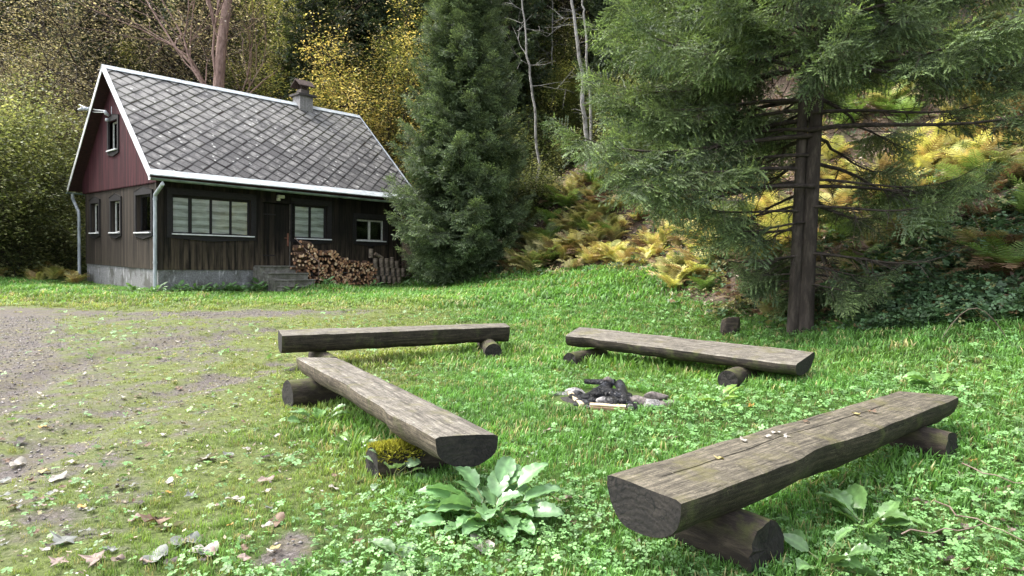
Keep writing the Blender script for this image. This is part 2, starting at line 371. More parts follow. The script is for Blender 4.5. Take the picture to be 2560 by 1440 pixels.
def make_log(name, L, r, mats, parent, pos, yaw, pitch=0.0, seed=0, taper=.05, sides=28, rag=0.0, rough=.05):
    """a round log lying along local x, with end caps"""
    rng = np.random.default_rng(seed); n = 18; xs = np.linspace(-L / 2, L / 2, n)
    V = []
    for i, x in enumerate(xs):
        a = np.linspace(0, 2 * np.pi, sides, endpoint=False)
        rr = r * (1 + taper * x / L) * (1 + rough * (noise2(np.cos(a) * 1.5 + 9 + seed, x * 3 + np.sin(a) * 1.5 + 9, seed) - .5) * 2)
        xx = x + (rag * (rng.random(sides) - .5) if i in (0, n - 1) else 0)
        V.append(np.stack([np.full(sides, 0) + xx, rr * np.cos(a), rr * np.sin(a)], 1))
    V = np.concatenate(V).tolist(); F = []; m = []
    for i in range(n - 1):
        for j in range(sides): F.append((i * sides + j, i * sides + (j + 1) % sides, (i + 1) * sides + (j + 1) % sides, (i + 1) * sides + j)); m.append(0)
    for base, xe, sg in ((0, -L / 2, 1), ((n - 1) * sides, L / 2, -1)):
        k = len(V); q = [V[base + j] for j in range(sides)]
        inner = [(p[0] + sg * 0.004 + rag * .3 * (rng.random() - .5), p[1] * .55, p[2] * .55) for p in q]
        V += inner; V.append((xe + sg * .006, 0, 0))
        for j in range(sides):
            j2 = (j + 1) % sides
            F.append((base + j2, base + j, k + j, k + j2)); F.append((k + j2, k + j, k + sides)); m += [1, 1]
    mb = MB(); mb.v = [tuple(float(c) for c in p) for p in V]; mb.f = F; mb.m = m
    o = mb.build(name, mats, parent, smooth=True)
    try: o.data.set_sharp_from_angle(angle=rad(50))
    except Exception: pass
    o.location = [float(q) for q in pos]; o.rotation_euler = (0, pitch, yaw); return o
def make_bench(corners, thick, mats, label, seed, wob=.02, crack=None, sq=2.3, notch=None, bulge=None):
    """corners: near-left.. as (px, py, z): end0 side-a, end0 side-b, end1 side-b, end1 side-a"""
    P = [atz(x, y, z) for x, y, z in corners]
    c0 = (P[0] + P[1]) / 2; c1 = (P[2] + P[3]) / 2; mid = (c0 + c1) / 2
    d = c1 - c0; L = np.linalg.norm(d); yaw = math.atan2(d[1], d[0]); ca, sa = math.cos(yaw), math.sin(yaw)
    base_z = g1(mid[0], mid[1]); root = empty('log_bench', (mid[0], mid[1], base_z), yaw); tag(root, label, 'bench', 'half-log benches round the fire pit')
    def loc(p): q = p - np.array([mid[0], mid[1], base_z]); return np.array([ca * q[0] + sa * q[1], -sa * q[0] + ca * q[1], q[2]])
    A0, B0, B1, A1 = [loc(p) for p in P]
    rng = np.random.default_rng(seed); n = 72; ts = np.linspace(0, 1, n)
    ss = np.array([0, .06, .14, .24, .34, .44, .5, .56, .66, .76, .86, .94, 1.0])
    cp = crack if crack is not None else 0.5
    ss = np.sort(np.concatenate([ss, [cp - .012, cp, cp + .012]]))
    bott = np.linspace(0, np.pi, 19)[1:-1]
    V = []; 
    for t in ts:
        a = A0 * (1 - t) + A1 * t; bb = B0 * (1 - t) + B1 * t
        wa = (noise2(np.array([t * 7.0]), np.array([seed + .3]), 11)[0] - .5) * 2 * wob; wb = (noise2(np.array([t * 8.0]), np.array([seed + 5.3]), 12)[0] - .5) * 2 * wob
        u = (bb - a) / np.linalg.norm(bb - a)
        if notch: 
            for (tn, side, dep, wd) in notch:
                g = dep * math.exp(-((t - tn) / wd) ** 2)
                if side: wb -= g
                else: wa += g
        a = a + u * wa; bb = bb + u * wb; w = np.linalg.norm(bb - a)
        for s in ss:
            p = a * (1 - s) + bb * s
            z = (noise2(np.array([t * 14.0]), np.array([s * 3 + seed]), 13)[0] - .5) * .012
            if crack is not None and abs(s - cp) < 0.005 and .06 < t < .8: z -= .014 + .01 * rng.random()
            edge = min(s, 1 - s)
            z -= .010 * max(0, (.03 - edge) / .03)
            V.append(p + np.array([0, 0, z]))
        h = thick * (1 + .12 * (noise2(np.array([t * 6.0]), np.array([seed + 9.3]), 14)[0] - .5) * 2)
        if bulge: h += bulge[1] * math.exp(-((t - bulge[0]) / bulge[2]) ** 2)
        c = (a + bb) / 2
        for th in bott:
            x = math.copysign(abs(math.cos(th)) ** (2 / sq), math.cos(th)); y = abs(math.sin(th)) ** (2 / sq)
            rr = 1 + .05 * (noise2(np.array([t * 12.0]), np.array([th * 2 + seed]), 15)[0] - .5) * 2
            V.append(c + u * (w / 2) * x * rr * (1.02) + np.array([0, 0, -h * y * rr - .008]))
    k = len(ss) + len(bott); F = []; m = []
    for i in range(n - 1):
        for j in range(k):
            j2 = (j + 1) % k
            F.append((i * k + j, (i + 1) * k + j, (i + 1) * k + j2, i * k + j2)); m.append(0 if j < len(ss) - 1 else 1)
    F.append(tuple(range(k))); m.append(2); F.append(tuple((n - 1) * k + j for j in range(k))[::-1]); m.append(2)
    mb = MB(); mb.v = [tuple(map(float, p)) for p in V]; mb.f = F; mb.m = m
    o = mb.build('seat', mats, root, smooth=True)
    try: o.data.set_sharp_from_angle(angle=rad(42))
    except Exception: pass
    return root, loc, L
def support(bench, t, L, r, off, seed, mats=None, skew=0.0, rag=.01, label=None):
    """round log lying across under the seat; off shifts it sideways (local y), + is side a"""
    root, loc, BL = bench; x = (t - .5) * BL
    yw = root.rotation_euler[2]; wx = root.location[0] + math.cos(yw) * x - math.sin(yw) * off; wy = root.location[1] + math.sin(yw) * x + math.cos(yw) * off
    z = g1(wx, wy) - root.location[2] + r * .78
    o = make_log('support_log', L, r, mats or [m_bark, m_end], root, (x, off, z), math.pi / 2 + skew, 0, seed, rag=rag, rough=.07)
    if label: o['label'] = label
    return o
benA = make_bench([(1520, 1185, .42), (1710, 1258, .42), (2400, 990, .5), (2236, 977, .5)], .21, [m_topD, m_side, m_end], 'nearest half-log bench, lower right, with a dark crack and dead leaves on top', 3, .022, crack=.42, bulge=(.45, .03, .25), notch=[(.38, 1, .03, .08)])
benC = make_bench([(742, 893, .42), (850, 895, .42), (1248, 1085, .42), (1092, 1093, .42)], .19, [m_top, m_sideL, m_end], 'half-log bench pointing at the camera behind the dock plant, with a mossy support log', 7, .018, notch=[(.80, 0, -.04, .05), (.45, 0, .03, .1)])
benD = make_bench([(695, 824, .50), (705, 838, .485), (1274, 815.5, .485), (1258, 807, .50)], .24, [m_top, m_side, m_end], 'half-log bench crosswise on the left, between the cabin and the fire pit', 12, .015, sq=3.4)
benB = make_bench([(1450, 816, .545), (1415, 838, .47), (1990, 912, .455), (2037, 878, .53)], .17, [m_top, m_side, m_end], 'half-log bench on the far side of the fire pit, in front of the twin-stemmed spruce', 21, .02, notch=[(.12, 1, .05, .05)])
support(benA, .165, .56, .15, -.04, 31, rag=.018); support(benA, .86, .56, .12, -.06, 32, rag=.02)
support(benC, .10, .60, .14, -.09, 33, skew=.15, rag=.008); s2 = support(benC, .785, .60, .12, -.045, 34, rag=.01, label='support log with a cushion of yellow-green moss')
support(benD, .16, .8, .11, -.15, 35, rag=.01); support(benD, .88, .9, .115, -.2, 36, skew=-.35)
support(benB, .10, .75, .10, -.12, 37, rag=.012); support(benB, .80, .8, .11, -.2, 38, rag=.015)
# moss cushion on the near support of the left bench: short tufts standing on the bark
rng = np.random.default_rng(77); n = 2600; r_ = .122
xx = rng.uniform(-.30, .02, n); th = rng.normal(0, .55, n); k_ = rng.random(n) < .9
P = np.stack([xx, r_ * np.sin(th), r_ * np.cos(th)], 1)[k_]; d_ = P * [0, 1, 1] / r_ + rng.normal(0, .45, P.shape); n = len(P)
mv = np.array([(0, -.18, 0), (0, .18, 0), (1, 0, 0)], float); cc = np.array([(.34, .33, .05)]) * rng.uniform(.5, 1.5, (n, 1))
V, F, C = bake(mv, np.array([(0, 1, 2)]), P, frames(d_, rng.normal(0, 1, (n, 3))), rng.uniform(.018, .042, n), cc, np.array([.6, .6, 1.2]))
np_mesh('moss', V, F, m_moss, col=C, parent=s2)
# ------------------------------------------------------------------ cabin
HX, HY, HYAW = -9.6502, 18.0914, 0.8154
HW, HL, ZP, ZR, ZS, ZT = 6.755, 8.22, 0.875, 3.30, 1.885, 2.93
OG, OE, ZRID, ZE = 0.38, 0.58, 6.86, 3.395
cabin = empty('cabin', (HX, HY, 0), HYAW)
tag(cabin, 'dark timber cabin with red boarded gable, grey diamond-tiled roof and stone plinth', 'cabin')
_hc, _hs = math.cos(HYAW), math.sin(HYAW)
def hloc(u, v, z=0.0): return np.array([HX + u * _hc - v * _hs, HY + u * _hs + v * _hc, z])
def house_xy(P): q = np.asarray(P)[..., :2] - np.array([HX, HY]); return q[..., 0] * _hc + q[..., 1] * _hs, -q[..., 0] * _hs + q[..., 1] * _hc
def on_front(px, py, off=0.0):
    """pixel -> (u, z) on the plane v = off of the cabin"""
    r = pix_ray(px, py); V_ = np.array([-_hs, _hc, 0]); C_ = np.array([HX, HY, 0])
    t = ((C_ - EYE_P) @ V_ + off) / (r @ V_); P = EYE_P + t * r - C_
    return P @ np.array([_hc, _hs, 0]), P[2]
def board_mat(name, cols, axis, width=0.14, rough=.8, weather=None, streak=1.0):
    """vertical boards: axis 0 or 1 of object space runs across the boards"""
    m, nt, b = new_mat(name); tc = nt.nodes.new('ShaderNodeTexCoord'); sx = nd(nt, 'ShaderNodeSeparateXYZ', {0: tc.outputs['Object']})
    ax = sx.outputs[axis]
    q = nd(nt, 'ShaderNodeMath', {0: ax, 1: 1 / width}, operation='MULTIPLY').outputs[0]
    cell = nd(nt, 'ShaderNodeMath', {0: q}, operation='FLOOR').outputs[0]; fr = nd(nt, 'ShaderNodeMath', {0: q}, operation='FRACT').outputs[0]
    wn_ = nd(nt, 'ShaderNodeTexWhiteNoise', {'W': cell}, noise_dimensions='1D').outputs[0]
    gr = noise(nt, coords(nt, (22, 22, 1.1)), 1.0, 8, .68, .3)
    gv = nd(nt, 'ShaderNodeMath', {0: gr, 1: nd(nt, 'ShaderNodeMath', {0: wn_, 1: .26}, operation='MULTIPLY').outputs[0]}, operation='ADD').outputs[0]
    c = ramp(nt, gv, [(0.42, cols[0]), (0.6, cols[1]), (0.8, cols[2])])
    if weather:
        zz = sx.outputs[2]; nz = noise(nt, coords(nt, (9, 9, .9)), 1.0, 5)
        lo = nd(nt, 'ShaderNodeMapRange', {0: zz, 1: weather[0], 2: weather[1], 3: 1.0, 4: 0.0}).outputs[0]
        k = nd(nt, 'ShaderNodeMath', {0: lo, 1: ramp(nt, nz, [(.4, 0), (.62, 1)])}, operation='MULTIPLY').outputs[0]
        c = mixc(nt, nd(nt, 'ShaderNodeMath', {0: k, 1: weather[3]}, operation='MULTIPLY').outputs[0], c, weather[2])
    gap = ramp(nt, fr, [(0.0, 0.0), (0.05, 1.0), (0.95, 1.0), (1.0, 0.0)])
    c = mixc(nt, gap, (cols[0][0] * .3, cols[0][1] * .3, cols[0][2] * .3), c)
    nt.links.new(c, b.inputs['Base Color']); b.inputs['Roughness'].default_value = rough; b.inputs['Specular IOR Level'].default_value = .25
    hh = nd(nt, 'ShaderNodeMath', {0: gap, 1: nd(nt, 'ShaderNodeMath', {0: gr, 1: .25}, operation='MULTIPLY').outputs[0]}, operation='ADD').outputs[0]
    bump(nt, b, hh, .8, .012); return m
BR = [(.013, .010, .008), (.040, .031, .024), (.095, .076, .058)]
m_wf = board_mat('front_boards', [(.003, .0025, .0022), (.010, .008, .0065), (.027, .020, .015)], 0, .17, weather=(.85, 2.1, (.13, .098, .068), .95))
m_wg = board_mat('gable_boards', [(.011, .0085, .007), (.030, .023, .018), (.060, .047, .037)], 1, .15, weather=(.85, 1.6, (.10, .08, .06), .4))
m_red = board_mat('red_boards', [(.022, .006, .009), (.048, .011, .016), (.08, .022, .028)], 1, .12)
m_trim = simple_mat('dark_trim', (.006, .005, .006), (.018, .015, .017), (3, 3, 14), 3, .7)
m_soff = simple_mat('soffit_boards', (.02, .008, .01), (.05, .018, .02), (3, 14, 3), 3, .8)
m_plin, nt, b = new_mat('roughcast'); v = coords(nt); n_ = noise(nt, v, 28, 6, .75); big = noise(nt, v, 1.6, 4)
c = ramp(nt, n_, [(.3, (.11, .11, .115)), (.55, (.25, .25, .255)), (.75, (.42, .42, .43))]); c = mixc(nt, ramp(nt, big, [(.5, 0), (.62, .75)]), c, (.07, .068, .055))
st = noise(nt, coords(nt, (9, 9, 2)), 1.2, 5)
c = mixc(nt, ramp(nt, st, [(.6, 0), (.68, .7)]), c, (.6, .6, .62)); nt.links.new(c, b.inputs['Base Color']); b.inputs['Roughness'].default_value = .9; bump(nt, b, n_, 1.0, .03)
m_white = simple_mat('white_sill', (.55, .56, .58), (.78, .79, .80), (2, 2, 2), 3, .5, .1)
m_flash = simple_mat('zinc_flashing', (.36, .39, .41), (.68, .72, .74), (1.5, 9, 9), 3, .5, .15, metal=.0)
m_zinc = simple_mat('grey_painted_zinc', (.25, .28, .31), (.52, .56, .60), (3, 3, 1), 3, .5, .15, metal=.2)
m_gut = simple_mat('mossy_gutter', (.07, .10, .085), (.24, .29, .26), (1, 4, 4), 3, .6, .2)
m_glass, nt, b = new_mat('window_glass'); b.inputs['Base Color'].default_value = (.9, .95, .95, 1); b.inputs['Roughness'].default_value = .03
t_ = nd(nt, 'ShaderNodeBsdfTransparent', {'Color': (.97, .98, .98, 1)}); g_ = nd(nt, 'ShaderNodeBsdfGlossy', {'Roughness': .03, 'Color': (.9, .95, .95, 1)})
fz = nd(nt, 'ShaderNodeFresnel', {'IOR': 1.5}); mx = nd(nt, 'ShaderNodeMixShader', {0: fz.outputs[0], 1: t_.outputs[0], 2: g_.outputs[0]}); nt.links.new(mx.outputs[0], nt.nodes['Material Output'].inputs[0])
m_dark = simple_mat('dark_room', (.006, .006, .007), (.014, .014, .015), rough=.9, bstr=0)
m_curt, nt, b = new_mat('striped_blind_reflection'); v = coords(nt); sx = nd(nt, 'ShaderNodeSeparateXYZ', {0: v})
w_ = nd(nt, 'ShaderNodeTexWave', {'Vector': v, 'Scale': 1.5, 'Distortion': 2.2, 'Detail': 3}, wave_type='BANDS', bands_direction='Z')
n_ = noise(nt, coords(nt, (2.5, 2.5, 14)), 1, 4)
c = mixc(nt, .5, ramp(nt, w_.outputs[0], [(.3, (.26, .28, .25)), (.6, (.74, .76, .76))]), ramp(nt, n_, [(.35, (.30, .31, .27)), (.65, (.84, .85, .85))]))  # blind stripes; the broad contrasting bands also imitate reflections in the panes
nt.links.new(c, b.inputs['Base Color']); b.inputs['Roughness'].default_value = .9
m_conc, nt, b = new_mat('step_concrete'); v = coords(nt); n_ = noise(nt, v, 9, 8, .7); n2_ = noise(nt, v, 1.8, 4)
c = ramp(nt, n_, [(.3, (.06, .056, .047)), (.55, (.20, .19, .168)), (.75, (.38, .37, .34))]); c = mixc(nt, ramp(nt, n2_, [(.45, 0), (.6, .6)]), c, (.07, .075, .045)); nt.links.new(c, b.inputs['Base Color']); b.inputs['Roughness'].default_value = .9; bump(nt, b, n_, .6, .01)
m_rust = simple_mat('rusty_metal', (.13, .045, .03), (.27, .12, .08), rough=.7)
m_rod = simple_mat('brown_rod', (.12, .08, .06), (.26, .19, .16), rough=.6)

WT = 0.2   # wall thickness
def wall_panels(rects, lo, hi, z0, z1):
    """split a wall rectangle into boxes leaving the openings rects=(a,b,za,zb)"""
    out = []; x = lo
    for a, b_, za, zb in sorted(rects):
        out.append((x, a, z0, z1)); out.append((a, b_, z0, za)); out.append((a, b_, zb, z1)); x = b_
    out.append((x, hi, z0, z1)); return [q for q in out if q[1] - q[0] > .001 and q[3] - q[2] > .001]
FW = [(.38, 2.60, ZS, ZT), (4.03, 5.17, ZS, ZT), (6.30, 7.43, 1.89, 2.60)]
DO = (2.98, 3.90, .98, 2.93)
GW = [(5.18, 6.02, ZS + .03, 2.87), (3.06, 3.92, ZS + .03, 2.87), (.42, 1.62, ZS + .02, 2.95)]
AW = (3.10, 3.95, 4.42, 5.30)
mb = MB()
for a, b_, c_, d_ in wall_panels(FW + [DO], 0.0, HL, ZP, ZR + .22): mb.box((a, 0, c_), (b_, WT, d_), 0)
mb.build('front_wall', m_wf, cabin)
mb = MB()
for a, b_, c_, d_ in wall_panels(GW, WT, HW, ZP, ZR): mb.box((0, a, c_), (WT, b_, d_), 0)
mb.box((0.001, 0.001, ZP), (WT, WT - .001, ZR), 0)
mb.build('gable_wall', m_wg, cabin)
mb = MB(); mb.box((WT, HW - WT, ZP), (HL, HW - .002, ZR)); mb.box((HL - WT, WT, ZP), (HL - .002, HW - WT, ZR)); mb.build('back_wall', m_wf, cabin)
# interior darkness: floor and inner partition
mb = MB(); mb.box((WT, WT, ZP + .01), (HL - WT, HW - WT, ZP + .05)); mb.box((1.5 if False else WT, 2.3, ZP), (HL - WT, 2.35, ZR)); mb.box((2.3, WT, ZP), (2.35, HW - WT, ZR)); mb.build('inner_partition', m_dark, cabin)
# red gable with zigzag board ends
zr = lambda v: ZR + 0.0
roof_t = 0.10
def roof_z(v):   # top surface of roof at gable coordinate v
    return ZRID - abs(v - HW / 2) * (ZRID - ZE) / (HW / 2 + OE)
mb = MB(); bw = .12; v0 = .02
gv = np.arange(-.06, HW + .06, bw)
for i, a in enumerate(gv):
    b_ = a + bw - .004; t0, t1 = roof_z(a) - roof_t - .02, roof_z(b_) - roof_t - .02
    if min(t0, t1) < ZR + .05: 
        t0 = max(t0, ZR + .02); t1 = max(t1, ZR + .02)
    segs = [(a, b_, ZR - .02)]
    lo = ZR - .03
    if AW[0] - .02 < (a + b_) / 2 < AW[1] + .02:
        polys = [[(a, lo), ((a + b_) / 2, lo - .05), (b_, lo), (b_, AW[2]), (a, AW[2])], [(a, AW[3]), (b_, AW[3]), (b_, t1), (a, t0)]]
    else: polys = [[(a, lo), ((a + b_) / 2, lo - .05), (b_, lo), (b_, t1), (a, t0)]]
    for P in polys: mb.prism([(-.045, p[0], p[1]) for p in P], (.04, 0, 0))
mb.build('red_gable', m_red, cabin)
mb = MB(); mb.prism([(.0, .05, ZR), (.0, HW - .05, ZR), (.0, HW / 2 + .9, roof_z(HW / 2 + .9) - .13), (.0, AW[1] + .02, roof_z(AW[1]+.02) - .13), (.0, AW[1] + .02, ZR + .3)], (.05, 0, 0)) if False else None
mb = MB(); mb.box((HL - .06, .3, ZR), (HL - .04, HW - .3, ZR + .5)); mb.prism([(HL - .09, 0, ZR), (HL - .09, HW, ZR), (HL - .09, HW / 2, ZRID - .2)], (.05, 0, 0)); mb.build('far_gable', m_red, cabin)
# plinth
mb = MB(); mb.box((.03, .03, -.4), (HL - .03, HW - .03, ZP)); o = mb.build('plinth', m_plin, cabin)
# roof tiles: overlapping diamonds laid on each slope
m_tile, nt, b = new_mat('fibre_cement_tiles'); a = nd(nt, 'ShaderNodeAttribute', attribute_name='Col'); v = coords(nt)
uvn = nt.nodes.new('ShaderNodeUVMap'); su = nd(nt, 'ShaderNodeSeparateXYZ', {0: uvn.outputs[0]})
n1_, n2_, n3_ = noise(nt, v, 3.2, 7, .7), noise(nt, v, 16, 5, .7), noise(nt, v, .8, 3)
sp = nd(nt, 'ShaderNodeSeparateColor', {0: a.outputs['Color']})
c = ramp(nt, n2_, [(.3, (.058, .056, .057)), (.6, (.108, .104, .104)), (.8, (.165, .16, .158))])
c = mixc(nt, 1.0, c, ramp(nt, sp.outputs[0], [(0, (.75, .75, .76)), (1, (1.2, 1.19, 1.2))]), 'MULTIPLY')
# lichen: pale crust, more of it towards the ridge (second colour channel) and spots
lk = nd(nt, 'ShaderNodeMath', {0: n1_, 1: sp.outputs[1]}, operation='ADD').outputs[0]
lk2 = nd(nt, 'ShaderNodeMath', {0: lk, 1: nd(nt, 'ShaderNodeMath', {0: nd(nt, 'ShaderNodeVectorMath', {0: uvn.outputs[0]}, operation='LENGTH').outputs['Value'], 1: -.10}, operation='MULTIPLY').outputs[0]}, operation='ADD').outputs[0]
c = mixc(nt, ramp(nt, lk2, [(.46, 0), (.66, .7)]), c, (.31, .30, .285))
vor = nd(nt, 'ShaderNodeTexVoronoi', {'Vector': v, 'Scale': 5.5, 'Randomness': 1.0}); vd = nd(nt, 'ShaderNodeMath', {0: vor.outputs['Distance'], 1: nd(nt, 'ShaderNodeMath', {0: n2_, 1: .34}, operation='MULTIPLY').outputs[0]}, operation='SUBTRACT').outputs[0]
sv = nd(nt, 'ShaderNodeSeparateColor', {0: vor.outputs['Color']}); pick = nd(nt, 'ShaderNodeMath', {0: sv.outputs[0], 1: .72}, operation='GREATER_THAN').outputs[0]
sptm = nd(nt, 'ShaderNodeMath', {0: ramp(nt, vd, [(.02, 1), (.07, 0)]), 1: pick}, operation='MULTIPLY').outputs[0]
c = mixc(nt, sptm, c, (.42, .42, .40))
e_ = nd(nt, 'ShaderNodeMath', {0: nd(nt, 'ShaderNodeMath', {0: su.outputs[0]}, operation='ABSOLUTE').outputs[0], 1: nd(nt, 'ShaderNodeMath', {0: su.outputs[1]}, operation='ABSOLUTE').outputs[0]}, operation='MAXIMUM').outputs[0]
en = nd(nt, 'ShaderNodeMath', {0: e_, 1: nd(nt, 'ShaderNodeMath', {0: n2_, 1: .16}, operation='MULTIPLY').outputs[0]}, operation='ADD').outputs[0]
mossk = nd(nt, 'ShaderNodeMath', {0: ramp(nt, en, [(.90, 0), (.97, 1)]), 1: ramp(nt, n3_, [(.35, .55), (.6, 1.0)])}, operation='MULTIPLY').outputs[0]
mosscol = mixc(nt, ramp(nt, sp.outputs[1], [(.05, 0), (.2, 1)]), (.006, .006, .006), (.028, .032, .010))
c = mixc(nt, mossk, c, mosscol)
nt.links.new(c, b.inputs['Base Color']); b.inputs['Roughness'].default_value = .62; b.inputs['Specular IOR Level'].default_value = .45; bump(nt, b, n2_, .35, .006)
def clip_poly(P, xmin, xmax, ymin, ymax):
    def cl(P, f, g):
        out = []
        for i in range(len(P)):
            a, b_ = P[i], P[(i + 1) % len(P)]; fa, fb = f(a), f(b_)
            if fa >= 0: out.append(a)
            if fa * fb < 0: t = fa / (fa - fb); out.append(tuple(a[k] + t * (b_[k] - a[k]) for k in range(len(a))))
        return out
    for f in (lambda p: p[0] - xmin, lambda p: xmax - p[0], lambda p: p[1] - ymin, lambda p: ymax - p[1]):
        P = cl(P, f, 0)
        if len(P) < 3: return []
    return P
RU0, RU1 = -OG, HL + OG
SL = math.hypot(HW / 2 + OE, ZRID - ZE)
def roof_frame(side):
    """origin at the eave corner, x along the ridge, y up the slope, n outward"""
    if side == 0: o = np.array([RU0, -OE, ZE]); yv = np.array([0, (HW / 2 + OE) / SL, (ZRID - ZE) / SL]); n = np.array([0, -yv[2], yv[1]])
    else: o = np.array([RU0, HW + OE, ZE]); yv = np.array([0, -(HW / 2 + OE) / SL, (ZRID - ZE) / SL]); n = np.array([0, -yv[2] * -1, yv[1]]) * np.array([1, 1, 1]); n = np.array([0, yv[2], -yv[1]]) if False else np.array([0, (ZRID - ZE) / SL, (HW / 2 + OE) / SL])
    return o, np.array([1.0, 0, 0]), yv, n
roof = MB()
for side in (0, 1):
    o, xv, yv, n = roof_frame(side); Lr = RU1 - RU0
    q = [o - n * .03, o + xv * Lr - n * .03, o + xv * Lr + yv * SL - n * .03, o + yv * SL - n * .03]
    roof.prism(q, -n * .07)
roof = roof.build('roof', m_soff, cabin)
def tiles(side, px=.47, py=.45):
    o, xv, yv, n = roof_frame(side); Lr = RU1 - RU0; rng = np.random.default_rng(5 + side)
    V, F, C, UV = [], [], [], []
    y0 = .22
    for r in range(-1, int(SL / (py / 2)) + 2):
        for c_ in range(-1, int(Lr / px) + 2):
            cx = (c_ + (r % 2) * .5) * px + .1; cy = y0 + r * py / 2
            j = rng.normal(0, .008, 2); rr = rng.random(); lift = .010 + .016 * rng.random()
            P = [(cx + j[0], cy - py / 2 + j[1], 1, -1 + 2 * 1, ), (cx + px / 2 + j[0], cy + j[1], 0, 0), (cx + j[0], cy + py / 2 + j[1], -1, 0), (cx - px / 2 + j[0], cy + j[1], 0, 0)]
            # (x, y, u, v) with u,v rotated square coordinates
            P = [(P[0][0], P[0][1], -1, -1, lift), (P[1][0], P[1][1], 1, -1, lift * .5), (P[2][0], P[2][1], 1, 1, 0), (P[3][0], P[3][1], -1, 1, lift * .5)]
            P = clip_poly(P, .02, Lr - .02, .22, SL - .02)
            if not P: continue
            k = len(V); yy = cy / SL
            lich = .16 * smooth01(.1, .8, yy) + rng.normal(0, .04)
            for p in P:
                V.append(o + xv * p[0] + yv * p[1] + n * (p[4] - .024)); UV.append((p[2], p[3])); C.append((rr, max(0, lich), 0))
            m = len(P)
            F.append([k + i for i in range(m)])
    me = bpy.data.meshes.new('roof_tiles'); me.from_pydata([tuple(map(float, q)) for q in V], [], F); me.materials.append(m_tile)
    a = me.color_attributes.new('Col', 'FLOAT_COLOR', 'POINT')
    for i, cc in enumerate(C): a.data[i].color = (float(cc[0]), float(cc[1]), 0, 1)
    l = me.uv_layers.new(name='UVMap')
    for i, lp in enumerate(me.loops): l.data[i].uv = UV[lp.vertex_index]
    bm = bmesh.new(); bm.from_mesh(me)
    r = bmesh.ops.solidify(bm, geom=bm.faces[:], thickness=.006) if False else None
    bmesh.ops.recalc_face_normals(bm, faces=bm.faces); bm.to_mesh(me); bm.free(); me.update()
    link_obj('roof_tiles', me, roof)
tiles(0); tiles(1)
# eave flashing, barge boards, ridge cap
for side in (0, 1):
    o, xv, yv, n = roof_frame(side); Lr = RU1 - RU0; mb = MB()
    nseg = 9
    for i in range(nseg):
        a0 = i * Lr / nseg; a1 = (i + 1) * Lr / nseg - .006; e = .0015 * (i % 2)
        q = [o + xv * a0 - yv * .03, o + xv * a1 - yv * .03, o + xv * a1 + yv * .215, o + xv * a0 + yv * .215]
        mb.prism([p + n * (.010 + e) for p in q], -n * .03)
    mb.build('eave_flashing', m_flash, roof)
    for gu in (-.012, Lr - .008):
        mb = MB(); q = [o + xv * gu - yv * .04 + n * .022, o + xv * gu - yv * .04 - n * .105, o + xv * gu + yv * (SL + .02) - n * .105, o + xv * gu + yv * (SL + .02) + n * .022]
        mb.prism(q, xv * .02); q2 = [o + xv * (gu + .02) - yv * .04 + n * .012, o + xv * (gu + (.07 if gu < 1 else -.05)) - yv * .04 + n * .012, o + xv * (gu + (.07 if gu < 1 else -.05)) + yv * SL + n * .012, o + xv * (gu + .02) + yv * SL + n * .012]
        mb.prism(q2, n * .012); mb.build('barge_board', m_white if gu < 1 else m_zinc, roof)
mb = MB()
for i in range(8):
    a0 = RU0 - .02 + i * (RU1 - RU0 + .04) / 8; a1 = a0 + (RU1 - RU0 + .04) / 8 - .008; zt = ZRID + .025 + .003 * (i % 2); h = HW / 2
    mb.prism([(a0, h - .13, zt - .115), (a0, h, zt + .012), (a0, h + .13, zt - .115), (a0, h + .13, zt - .13), (a0, h, zt - .003), (a0, h - .13, zt - .13)], (a1 - a0, 0, 0))
mb.build('ridge_cap', m_flash, roof)
# windows on the front
def front_window(a, b_, z0, z1, mull, curtain, frame_m, sill_over=.06, w_label=None, trim_top=True):
    f = MB(); fr = .05; dy = .07
    f.box((a, dy, z0), (a + fr, dy + .05, z1)); f.box((b_ - fr, dy, z0), (b_, dy + .05, z1)); f.box((a + fr, dy, z1 - fr), (b_ - fr, dy + .05, z1)); f.box((a + fr, dy, z0), (b_ - fr, dy + .05, z0 + fr * .7))
    for mu, hw in mull: f.box((mu - hw, dy - .004, z0 + fr * .7), (mu + hw, dy + .054, z1 - fr))
    w = f.build('window', frame_m, cabin)
    if w_label: w['label'] = w_label
    MB().box((a + .01, dy + .02, z0 + .01), (b_ - .01, dy + .026, z1 - .01)).build('pane', m_glass, w)
    if curtain: 
        c_ = MB(); n = 40
        xs = np.linspace(a + .01, b_ - .01, n); V = []
        for i, x in enumerate(xs):
            y = dy + .05 + .006 * math.sin(i * 1.7)
            V += [(x, y, z0 + .01), (x, y, z1 - .01)]
        c_.add(V, [(2 * i, 2 * i + 2, 2 * i + 3, 2 * i + 1) for i in range(n - 1)]); c_.build('curtain', m_curt, w)
    # surround boards and the pointed board under the sill
    t = MB(); t.box((a - .14, -.03, z0 - .12), (a - .005, .02, z1 + .02)); t.box((b_ + .005, -.03, z0 - .12), (b_ + .16, .02, z1 + .02))
    if trim_top: t.box((a - .14, -.03, z1 + .02), (b_ + .16, .02, z1 + .20))
    t.prism([(a - .13, -.034, z0 - .03), (b_ + .13, -.034, z0 - .03), (b_ + .13, -.034, z0 - .12), ((a + b_) / 2, -.034, z0 - .20), (a - .13, -.034, z0 - .12)], (0, .03, 0))
    t.build('surround', m_trim, w)
    MB().box((a - .02, -.09, z0 - .035), (b_ + sill_over, .07, z0)).build('sill', m_white, w)
    return w
front_window(*FW[0], [(.89, .04), (1.465, .028), (2.035, .028)], True, m_trim, .09)
front_window(*FW[1], [(4.60, .03)], True, m_trim, .14)
m_wframe = simple_mat('white_window_frame', (.38, .37, .35), (.62, .61, .58), rough=.6)
